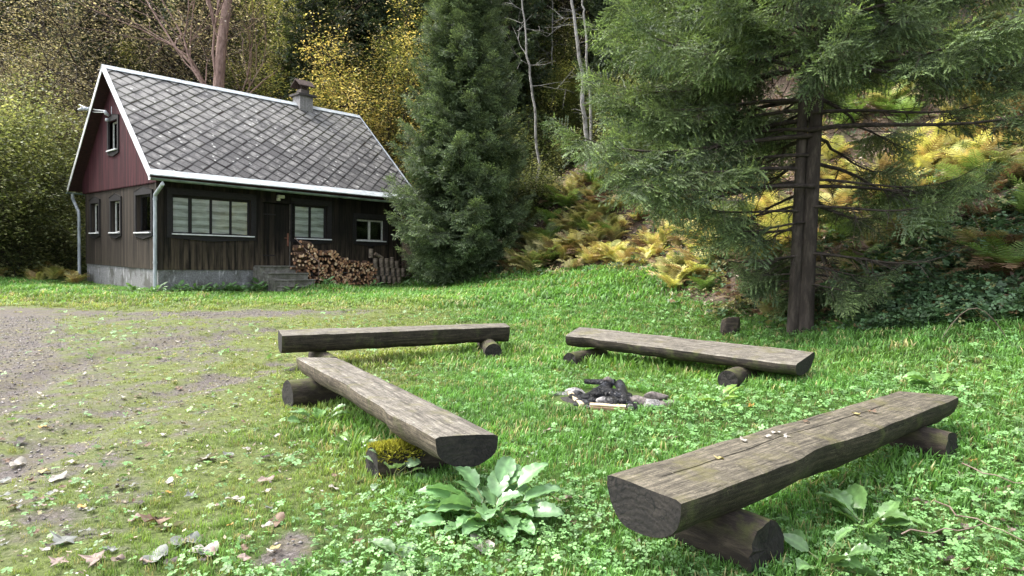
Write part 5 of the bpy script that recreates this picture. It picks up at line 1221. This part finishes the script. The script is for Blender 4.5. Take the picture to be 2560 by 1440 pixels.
n = 80000; y = 5 + 32 * rng.random(n) ** 1.0; x = rng.uniform(-7, 20, n); keep = (bank_sd(x, y) > .05 + .5 * (rng.random(n) - .5)) & (np.abs(x / y) < .95); x, y = x[keep], y[keep]; n = len(x)
pal = np.array([(.11, .055, .04), (.26, .16, .115), (.43, .31, .22), (.34, .24, .20), (.58, .49, .40)]); c = pal[rng.integers(0, 5, n)] * rng.uniform(.6, 1.3, (n, 1))
V, F, C = bake(DL, DF, np.stack([x, y, gz(x, y) + rng.uniform(0, .04, n)], 1), rand_rot(n, rng, .4), rng.uniform(.05, .13, n), c, np.ones(7))
tag(np_mesh('leaf_litter', V, F, m_dead, col=C), kind='stuff')
# twigs lying and standing on the bank
def twig(pts, r, label, col='dry'):
    P = np.array(pts); o = empty('twig', P[0]) if False else None
    V, F = tubes([(P, np.linspace(r, r * .4, len(P)))], 5); ob = np_mesh('twig', V, F, m_rod, smooth=True); tag(ob, label, 'twig', 'dry twigs and stalks'); return ob
def arch(px, py, d, dx, dz, h, seed, r=.006):
    b0 = at(px, py, d); b0[2] = g1(b0[0], b0[1]); t = np.linspace(0, 1, 9); return [b0 + np.array([dx * q, 0, h * math.sin(q * 2.6) + dz * q]) for q in t]
for i, (px, py, d, dx, dz, h, lab) in enumerate(((2530, 700, 7.5, -.75, -.25, .5, 'pale dry stalk crossing the slope at the right edge'), (2230, 620, 10.5, .7, .1, .5, 'thin arching bramble stalk right of the twin stems'), (2350, 680, 9.5, -.7, .1, .45, 'thin arching stalk low on the right slope'), (2480, 560, 10, -.6, .2, .5, 'thin dry stalk higher on the right slope'))):
    twig(arch(px, py, d, dx, dz, h, i), .006, lab)
# ferns -------------------------------------------------------------
def frond_template(seed, npn=17):
    rng = np.random.default_rng(seed); V, F, B = [], [], []
    def pt(t): return np.array([t * .92, .04 * math.sin(3 * t + seed), .55 * t - .62 * t ** 2.2])
    for i in range(npn):
        t = .10 + .88 * i / npn; p = pt(t); d = pt(t + .02) - p; d /= np.linalg.norm(d); L = .23 * math.sin(math.pi * min(1, t * .85 + .12)) ** .9 + .02
        for sg in (-1, 1):
            s = np.array([.45, sg * 1.0, -.18 + .1 * rng.normal()]); s /= np.linalg.norm(s); e = d * .015; k = len(V); m = p + s * L * .55
            V += [p - e, p + e, m + e * 1.1, m - e * 1.1, p + s * L]; F += [(k, k + 1, k + 2), (k, k + 2, k + 3), (k + 3, k + 2, k + 4)]; B += [.8, .8, 1.05, 1.05, 1.2]
    for i in range(5):
        a, b_ = pt(i / 5), pt((i + 1) / 5); k = len(V); w = np.array([0, .007, 0]); V += [a - w, a + w, b_ + w, b_ - w]; F += [(k, k + 1, k + 2), (k, k + 2, k + 3)]; B += [.7] * 4
    return np.array(V), np.array(F), np.array(B)
FRT = [frond_template(s) for s in range(3)]
def fern_mesh(name, pal, seed, n=11, up=.5):
    rng = np.random.default_rng(seed); parts = []
    for k in range(n):
        a = k * 6.28 / n + rng.normal(0, .25); e = rng.uniform(.25, 1.2) * up; d = np.array([[np.cos(a), np.sin(a), e]]); R = frames(d, np.array([[0, 0, 1.]]) + rng.normal(0, .12, (1, 3)))
        c = np.array(pal[rng.integers(0, len(pal))])[None] * rng.uniform(.6, 1.25); T, F, B = FRT[k % 3]; parts.append(bake(T, F, np.zeros((1, 3)), R, np.array([rng.uniform(.6, 1.0)]), c, B))
    V, F, C = join(parts); return np_mesh(name, V, F, m_fern, col=C)
FERN = {'yellow': [fern_mesh('fern', [(.62, .60, .22), (.76, .70, .30), (.50, .54, .18), (.58, .42, .20)], s, 15, 1.5) for s in (1, 2)],
        'olive': [fern_mesh('fern', [(.26, .27, .12), (.44, .40, .19), (.38, .28, .16)], s, 14, 1.1) for s in (3, 4)],
        'green': [fern_mesh('fern', [(.13, .22, .06), (.24, .34, .12), (.17, .26, .07)], s, 14, 1.1) for s in (5, 6)],
        'brown': [fern_mesh('fern', [(.24, .15, .09), (.17, .10, .07), (.36, .27, .17)], s, 12, .6) for s in (7, 8)]}
first = {k: [True, True] for k in FERN}; rng = np.random.default_rng(630)
def ferns(px0, px1, d0, d1, n, kinds, lab, sc=(.8, 1.2), anywhere=False):
    m = 0; t = 0
    while m < n and t < 4000:
        t += 1; px = rng.uniform(px0, px1); d = rng.uniform(d0, d1); P = at(px, 500, d)
        if not anywhere and bank_sd(P[0], P[1]) < .15: continue
        k = kinds[rng.integers(0, len(kinds))]; j = rng.integers(0, 2); src = FERN[k][j]
        if first[k][j]: o = src; first[k][j] = False
        else: o = src.copy(); COL.objects.link(o)
        s = rng.uniform(*sc); o.location = (P[0], P[1], g1(P[0], P[1]) - .03); o.rotation_euler = (rng.normal(0, .1), rng.normal(0, .1), rng.uniform(0, 6.28)); o.scale = (s, s, s); m += 1
        tag(o, '%s fern %s' % ({'yellow': 'yellow', 'olive': 'olive tan', 'green': 'green', 'brown': 'withered brown'}[k], lab), 'fern', 'ferns ' + lab)
ferns(1280, 1740, 16.8, 20.6, 76, ['yellow', 'yellow', 'olive', 'brown'], 'at the foot of the bank between the two spruces', (.5, .95))
ferns(1280, 1560, 19.5, 24, 52, ['olive', 'olive', 'brown', 'green'], 'higher on the bank below the pale birches', (.8, 1.25))
ferns(1620, 1800, 12.2, 16, 14, ['yellow', 'olive', 'green'], 'at the bank corner left of the twin stems', (.6, .9))
ferns(1740, 2140, 13.5, 20, 46, ['yellow', 'yellow', 'brown', 'olive'], 'on the bank behind the branches of the big spruce')
ferns(2100, 2450, 16.5, 20, 20, ['green', 'green', 'olive'], 'high on the slope right of the twin stems', (.9, 1.3))
ferns(2210, 2450, 13.6, 16.5, 15, ['yellow', 'olive'], 'below the high green ferns on the right slope', (.8, 1.2))
ferns(2060, 2330, 10.6, 13.2, 14, ['green', 'olive', 'green'], 'on the slope close right of the twin stems', (.6, .9))
ferns(2380, 2600, 9.0, 16, 28, ['olive', 'green', 'olive', 'brown'], 'at the right edge of the slope', (.7, 1.1))
ferns(1820, 2060, 10.3, 12.5, 8, ['brown', 'olive'], 'at the foot of the twin stems', (.5, .7))
ferns(1480, 1730, 20.5, 25, 22, ['brown', 'olive'], 'farther up the bank behind the left branches of the big spruce', (.8, 1.2))
ferns(2050, 2450, 13, 16, 14, ['olive', 'brown', 'yellow'], 'in the middle of the right slope among the dead leaves', (.6, .9))
ferns(-20, 205, 21.2, 23.5, 16, ['yellow', 'olive', 'yellow'], 'in front of the bushes left of the cabin', (.5, .75), True)
ferns(-20, 200, 24, 26, 6, ['green', 'olive'], 'under the bushes left of the cabin', (.6, .9), True)
# dock and other broad-leaved plants -----------------------------------
def dock_leaf(L, W, bend, rise, rng, stalk=.45, nu=12, nv=6):
    """leaf along x from the root; returns verts, quads->tris, brightness"""
    V, F, B = [], [], []; ph = rng.uniform(0, 6.28)
    for i in range(nu + 1):
        t = i / nu; ang = rise - bend * t * t; 
        # centre line integrated below
    cx, cz = 0.0, 0.0; pts = []
    for i in range(nu + 1):
        t = i / nu; pts.append((cx, cz)); ang = rise - bend * t; cx += math.cos(ang) * L / nu; cz += math.sin(ang) * L / nu
    for i in range(nu + 1):
        t = i / nu; w = W * (math.sin(math.pi * min(1, t ** .75)) ** .75) * (1 if t < .99 else 0) + .004
        for j in range(nv + 1):
            s = -1 + 2 * j / nv; rip = .10 * W * math.sin(t * 26 + ph + s) * abs(s) ** 1.5; x, z = pts[i]
            vein = -.03 * W * math.cos((t * 11 - abs(s) * 2.2) * 2.5) * (1 - abs(s))
            V.append((x, s * w * (1 + .09 * math.sin(t * 31 + ph * 2)), z + .30 * w * s * s + rip + vein)); B.append(1.5 if abs(s) < .1 else (1.12 if abs(s) > .9 else 1.0))
    m = nv + 1
    for i in range(nu):
        for j in range(nv): a = i * m + j; F += [(a, a + m, a + m + 1), (a, a + m + 1, a + 1)]
    return np.array(V), np.array(F), np.array(B), pts
def dock(name, label, px, py, leaves, col, seed, cat='plant', group=None, pos=None):
    """leaves: (azimuth deg, stalk length, stalk elevation deg, leaf length, width, bend)"""
    rng = np.random.default_rng(seed); g = ground_hit(px, py) if pos is None else np.array([pos[0], pos[1], g1(*pos)]); root = empty(name, g); tag(root, label, cat, group); st = []
    for az, sl, el, L, W, bend in leaves:
        a, e = rad(az), rad(el); d = np.array([math.cos(a) * math.cos(e), math.sin(a) * math.cos(e), math.sin(e)]); o0 = rng.normal(0, .015, 3) * [1, 1, 0]
        tip = o0 + d * sl; st.append((np.array([o0 - [0, 0, .03], o0 + d * sl * .5 + [0, 0, .01], tip]), np.array([.005, .004, .003])))
        T, F, B, _ = dock_leaf(L, W, bend, e * .8 + .1, rng); ro = rng.normal(0, .35); R = np.array([[math.cos(a), -math.sin(a), 0], [math.sin(a), math.cos(a), 0], [0, 0, 1]])
        Rx = np.array([[1, 0, 0], [0, math.cos(ro), -math.sin(ro)], [0, math.sin(ro), math.cos(ro)]]); V = T @ Rx.T @ R.T + tip
        c = np.array(col) * rng.uniform(.75, 1.25); np_mesh('leaf', V, F, m_dock, col=c[None] * B[:, None], smooth=True, parent=root)
    V, F = tubes(st, 5); np_mesh('stem', V, F, m_stem, smooth=True, parent=root); CH[root.name] = list(root.children); return root
m_dock = leaf_mat('dock_leaves', .30, .7, .22, 22.0); m_stem = simple_mat('green_stem', (.10, .14, .05), (.22, .22, .10), rough=.5)
DC = (.14, .26, .11)
big_leaves = [(80, .20, 60, .22, .055, .9), (60, .18, 52, .21, .06, .8), (135, .20, 48, .21, .055, .9), (170, .14, 35, .30, .085, .8), (190, .10, 20, .28, .07, .5), (205, .16, 30, .22, .075, .9), (35, .22, 48, .24, .062, .7), (10, .20, 30, .24, .06, .6), (-15, .14, 28, .20, .055, .8), (-40, .12, 35, .20, .06, 1.0), (-70, .12, 30, .22, .065, 1.0), (-95, .12, 42, .20, .07, 1.2), (-120, .14, 25, .22, .06, .8), (150, .1, 55, .16, .05, 1.0), (-150, .12, 28, .24, .065, .7), (80, .12, 66, .20, .06, .8), (0, .08, 60, .18, .055, 1.0), (110, .08, 48, .19, .055, 1.0), (-55, .22, 12, .20, .055, .5), (230, .20, 10, .22, .055, .4), (185, .24, 14, .24, .06, .6), (165, .26, 22, .22, .055, .7), (205, .30, 8, .2, .05, .5), (-20, .24, 20, .2, .05, .6), (20, .26, 24, .2, .05, .7), (250, .2, 16, .2, .05, .6), (-80, .22, 14, .19, .05, .6), (140, .18, 35, .2, .05, .9), (45, .14, 40, .18, .05, .9), (-110, .1, 50, .16, .045, 1.0)]
dock('dock_plant', 'large dock plant with ribbed pale green leaves at the near end of the left bench', 1235, 1300, big_leaves, DC, 1)
def rnd_leaves(n, L, W, seed, el=(15, 60), sl=(.05, .16)):
    r = np.random.default_rng(seed); return [(r.uniform(0, 360), r.uniform(*sl), r.uniform(*el), L * r.uniform(.7, 1.2), W * r.uniform(.8, 1.2), r.uniform(.4, 1.1)) for _ in range(n)]
dock('nettle_plant', 'pale leafy nettle growing at the mossy support log', 985, 1205, rnd_leaves(16, .11, .035, 2, (10, 70), (.08, .24)), (.16, .25, .13), 2)
dock('dock_plant', 'broad-leaved plant right of the ragged support log of the nearest bench', 2170, 1330, rnd_leaves(12, .20, .055, 3), (.13, .24, .08), 3)
dock('dock_plant', 'bright ragged-leaved plant at the right, above the far end of the nearest bench', 2345, 975, rnd_leaves(12, .22, .05, 4, (5, 35)), (.15, .28, .08), 4)
dock('dock_plant', 'low rosette of pale leaves at the bottom edge left of the centre', 1020, 1415, rnd_leaves(11, .13, .04, 5, (5, 35), (.02, .08)), (.17, .26, .13), 5)
dock('dock_plant', 'yellowish green leaf rosette between the fire pit and the nearest bench', 1790, 1012, rnd_leaves(9, .16, .04, 6, (10, 50)), (.20, .33, .07), 6)
dock('dock_plant', 'leaf rosette below the far end log of the left bench', 800, 1060, rnd_leaves(12, .15, .045, 7, (10, 55)), (.14, .26, .09), 7)
dock('dock_plant', 'low leafy plant in the grass below the left bench', 890, 1130, rnd_leaves(8, .12, .03, 8, (10, 50)), (.18, .30, .10), 8)
dock('dock_plant', 'leafy plant at the bottom edge right of the ragged log end', 2060, 1425, rnd_leaves(10, .13, .04, 9), (.12, .22, .08), 9)
rng = np.random.default_rng(640)
for i in range(26):
    u = rng.uniform(-.8, 2.9) if i < 18 else rng.uniform(4.3, 8.3); v_ = rng.uniform(-.75, -.25) if i < 18 else rng.uniform(-1.25, -.95); P = hloc(u, v_)
    nm = 'left of the steps' if i < 18 else 'in front of the firewood'
    if i in (0, 1): w0 = dock('wall_herb', '', 0, 0, rnd_leaves(13, .20, .04, 700 + i, (15, 70), (.05, .2)), (.15, .28, .10), 700 + i, pos=P[:2]); w_ = w0
    else: w_ = copy_tree(w0); w_.location = (P[0], P[1], g1(P[0], P[1])); w_.rotation_euler = (0, 0, rng.uniform(0, 6.28)); s = rng.uniform(.6, 1.2); w_.scale = (s, s, s)
    tag(w_, 'leafy herb growing at the cabin %s' % nm, 'plant', 'herbs at the cabin ' + nm)
w_ = copy_tree(w0); P = hloc(3.1, -1.6); w_.location = (P[0], P[1], g1(P[0], P[1])); tag(w_, 'spiky leafy weed growing right in front of the lowest step', 'plant', 'herbs before the steps')
# fallen leaves ----------------------------------------------------------
def fallen(kind, seed):
    rng = np.random.default_rng(seed)
    if kind == 'maple': ang = np.radians([180, 150, 118, 95, 72, 52, 30, 15, 0, -15, -30, -52, -72, -95, -118, -150]); rr = np.array([.18, .62, .45, .95, .50, .62, 1.0 * .55, .7, 1.15, .7, .55, .62, .50, .95, .45, .62]) * rng.uniform(.85, 1.1, 16)
    else: ang = np.radians(np.arange(0, 360, 22.5)); rr = (.45 + .5 * np.abs(np.cos(ang)) ** 1.5) * rng.uniform(.92, 1.06, 16)
    curl = rng.uniform(.05, .38); ph = rng.uniform(0, 6.28); V = [(0, 0, 0)]; F = []
    for ring, f in enumerate((.5, 1.0)):
        for a, r in zip(ang, rr):
            x, y = r * f * math.cos(a), r * f * math.sin(a); z = curl * (x * math.cos(ph) + y * math.sin(ph)) ** 2 + .12 * math.sin(3 * a + ph) * f + .05 * rng.normal() * f
            V.append((x, y, z))
    n = len(ang)
    for j in range(n):
        j2 = (j + 1) % n; F.append((0, 1 + j, 1 + j2)); F += [(1 + j, 1 + n + j, 1 + n + j2), (1 + j, 1 + n + j2, 1 + j2)]
    return np.array(V), np.array(F)
LCOL = {'pale': (.38, .35, .31), 'brown': (.17, .11, .075), 'dark': (.05, .038, .033), 'grey': (.20, .21, .195), 'orange': (.48, .26, .07), 'pinkish': (.27, .20, .175), 'yellow': (.42, .36, .16)}
LM = {}
def leaf_src(kind, colr, var):
    k = (kind, colr, var)
    if k not in LM:
        V, F = fallen(kind, hash((kind == 'maple', colr == 'pale', var)) % 97 + 3 * var); rng = np.random.default_rng(var + 5); c = np.tile(np.array(LCOL[colr]), (len(V), 1)) * rng.uniform(.55, 1.3, (len(V), 1))
        o = np_mesh('fallen_leaf', V, F, m_dead, col=c); LM[k] = [o, False]
    e = LM[k]
    if not e[1]: e[1] = True; return e[0]
    o = e[0].copy(); COL.objects.link(o); return o
def put_leaf(px, py, size, kind, colr, label, group=None, z=None, seed=0, xy=None):
    rng = np.random.default_rng(seed + int(px) * 7 + int(py)); P = ground_hit(px, py, .1) if z is None else atz(px, py, z)
    o = leaf_src(kind, colr, int(rng.integers(0, 2))); o.location = (P[0], P[1], P[2] + (.022 if z is None else .008)); o.rotation_euler = (rng.normal(0, .18), rng.normal(0, .18), rng.uniform(0, 6.28)); o.scale = (size,) * 3
    tag(o, label, 'leaf', group); return o
for i, (px, py, s, k, c, lab) in enumerate((
    (160, 1362, .085, 'maple', 'grey', 'greenish grey lobed leaf lying flat near the bottom left corner'), (385, 1310, .10, 'maple', 'brown', 'large crumpled brown maple leaf in the left foreground'), (425, 1325, .085, 'maple', 'pale', 'pale veined leaf just right of the large crumpled maple leaf'),
    (388, 1400, .085, 'oval', 'grey', 'grey-green leaf at the bottom edge, left'), (465, 1362, .08, 'oval', 'grey', 'bluish green leaf left of the mud patch at the bottom'), (510, 1385, .07, 'oval', 'pale', 'pale crinkled leaf at the bottom left of the mud patch'),
    (690, 1310, .065, 'oval', 'brown', 'brown curled leaf above the mud patch'), (515, 1152, .085, 'maple', 'pale', 'pale lobed leaf in the moss at the left centre'), (570, 1142, .05, 'oval', 'grey', 'grey leaf right of the pale lobed leaf'), (240, 1408, .07, 'maple', 'pinkish', 'pinkish torn leaf at the bottom left edge'),
    (1206, 1372, .085, 'oval', 'pale', 'cream coloured large leaf lying below the big dock plant'), (665, 1205, .06, 'oval', 'pinkish', 'pinkish leaf in the grass left of the nettle'), (480, 1245, .06, 'maple', 'grey', 'grey wet leaf in the left foreground moss'), (1405, 1255, .075, 'oval', 'pinkish', 'pinkish striped leaf right of the big dock plant'),
    (1670, 1100, .075, 'maple', 'brown', 'brown and orange leaf left of the nearest bench'), (1882, 1020, .075, 'maple', 'orange', 'orange leaf right behind the nearest bench'), (1030, 945, .085, 'maple', 'brown', 'brown leaf standing in the grass between the left bench and the fire pit'), (2420, 1160, .09, 'maple', 'orange', 'large rusty brown leaf at the right edge behind the nearest bench'),
    (2490, 1235, .09, 'maple', 'brown', 'dark brown crumpled leaf at the right edge'), (2350, 1345, .10, 'maple', 'dark', 'dark shrivelled leaf at the lower right'), (2390, 828, .13, 'maple', 'dark', 'dark leaf lump on the grass edge at the right'), (45, 1165, .07, 'oval', 'pale', 'pale curled leaf in the mud at the left edge'), (50, 1110, .06, 'oval', 'dark', 'dark leaf in the mud at the left edge'), (2300, 1262, .07, 'oval', 'pinkish', 'pale pink leaf in the clover at the right'), (1365, 1082, .05, 'oval', 'pinkish', 'small pinkish leaf right of the left bench'), (145, 1200, .06, 'oval', 'pale', 'whitish round leaf in the left foreground'), (110, 1185, .05, 'oval', 'yellow', 'yellowish leaf beside the whitish round leaf'))):
    put_leaf(px, py, s, k, c, lab, 'single fallen leaves', seed=i)
# leaves on the nearest bench
for i, (px, py, s, k, c, lab) in enumerate(((1797, 1147, .035, 'oval', 'yellow', 'small pale leaf nearest the front end on the nearest bench top'), (1858, 1102, .03, 'oval', 'pale', 'pale leaf with dark shadow on the middle of the nearest bench'), (1918, 1093, .025, 'oval', 'pale', 'white scrap of leaf on the nearest bench, left of a pair'), (1940, 1083, .03, 'oval', 'pale', 'white leaf on the nearest bench, behind the white scrap'), (1963, 1092, .03, 'maple', 'pale', 'white lobed leaf on the nearest bench, right of the pair'), (2015, 1056, .03, 'oval', 'brown', 'brown leaf on the back half of the nearest bench'), (2140, 1037, .04, 'oval', 'yellow', 'long thin straw-coloured leaf on the nearest bench'), (2180, 1030, .04, 'maple', 'brown', 'reddish curled leaf near the far end of the nearest bench'))):
    P0 = atz(px, py, .46); u_ = np.clip((P0[1] - 3.1) / 2.1, 0, 1); put_leaf(px, py, s, k, c, lab, 'leaves lying on the nearest bench', z=.425 + .075 * u_, seed=i)
rng = np.random.default_rng(650); m = 0
while m < 210:
    z_ = rng.random(); px = rng.uniform(0, 1500 if z_ < .8 else 2500); py = 800 + 620 * rng.random() ** .8
    if px > 700 and rng.random() < .72: continue
    P = ground_hit(px, py, .1)
    if bank_sd(P[0], P[1]) > -.2 or pit(P[0], P[1]): continue
    c = ['pale', 'brown', 'dark', 'grey', 'orange', 'pinkish', 'yellow'][rng.choice(7, p=[.28, .17, .24, .15, .02, .12, .02])]; zone = 'on the muddy and mossy ground at the left' if px < 650 else 'in the green grass between and around the benches'
    put_leaf(px, py, rng.uniform(.018, .045), 'oval' if rng.random() < .65 else 'maple', c, 'small %s fallen leaf %s' % (c, zone), 'small fallen leaves ' + zone, seed=m); m += 1

# withered twigs and shrivelled leaves at the lower right
rng = np.random.default_rng(670)
for i, (px, py, qx, qy, lab) in enumerate(((2330, 1290, 2550, 1430, 'pale bare twig slanting through the herbs at the lower right corner'), (2400, 1200, 2600, 1290, 'pale bare twig at the right edge above the lower right corner'), (2250, 1385, 2460, 1400, 'thin dry stalk lying in the clover at the lower right'))):
    a_, b_ = ground_hit(px, py) + [0, 0, .10], ground_hit(qx, qy) + [0, 0, .16]; t = np.linspace(0, 1, 7)[:, None]; P = a_ + (b_ - a_) * t + rng.normal(0, .012, (7, 3)); ob = twig(P, .005, lab)
k = 0
while k < 34:
    px, py = rng.uniform(2200, 2555), rng.uniform(1150, 1435)
    put_leaf(px, py, rng.uniform(.03, .07), 'maple' if rng.random() < .6 else 'oval', ['brown', 'dark', 'pinkish', 'dark', 'brown'][rng.integers(0, 5)], 'shrivelled brown leaf among the herbs at the lower right corner', 'shrivelled leaves at the lower right', seed=k + 900); k += 1

# crumbs of dead leaves, straw and moss trodden into the ground
rng = np.random.default_rng(680); x, y = sector_pts(2.2, 13, 190, rng); mud = mud_mask(x, y); sd = bank_sd(x, y)
k = (sd < .2) & (rng.random(len(x)) < .12 + .55 * smooth01(.2, -2.5, x) * (1 - .3 * mud)) & ~pit(x, y); x, y = x[k], y[k]; n = len(x)
pal = np.array([(.05, .035, .028), (.14, .09, .06), (.30, .24, .17), (.38, .36, .20), (.10, .13, .05), (.42, .40, .36)]); c = pal[rng.integers(0, 6, n)] * rng.uniform(.6, 1.3, (n, 1))
V, F, C = bake(DL, DF, np.stack([x, y, gz(x, y) + rng.uniform(.004, .03, n)], 1), rand_rot(n, rng, .3), np.stack([rng.uniform(.010, .045, n), rng.uniform(.006, .03, n), rng.uniform(.006, .03, n)], 1), c, np.ones(7))
tag(np_mesh('leaf_crumbs', V, F, m_dead, col=C), kind='stuff')

# small stones of the track
ST = np.array([(1, 0, 0), (-1, .1, 0), (0, 1, 0), (.1, -1, 0), (0, 0, .6), (0, 0, -.6)], float); SF = np.array([(0, 2, 4), (2, 1, 4), (1, 3, 4), (3, 0, 4), (2, 0, 5), (1, 2, 5), (3, 1, 5), (0, 3, 5)])
rng = np.random.default_rng(690); x, y = sector_pts(2.5, 15, 420, rng); mud = mud_mask(x, y); k = (rng.random(len(x)) < smooth01(.3, .8, mud) * .75) & (bank_sd(x, y) < 0); x, y = x[k], y[k]; n = len(x)
c = np.array([.26, .24, .235]) * rng.uniform(.25, 1.5, (n, 1)); s_ = .004 + .012 * rng.random(n) ** 3 + .002 * y / 6
V, F, C = bake(ST, SF, np.stack([x, y, gz(x, y) + s_ * .25], 1), rand_rot(n, rng, .3), s_, c, np.ones(6))
tag(np_mesh('gravel', V, F, m_dead, col=C), kind='stuff'); print('gravel', n)
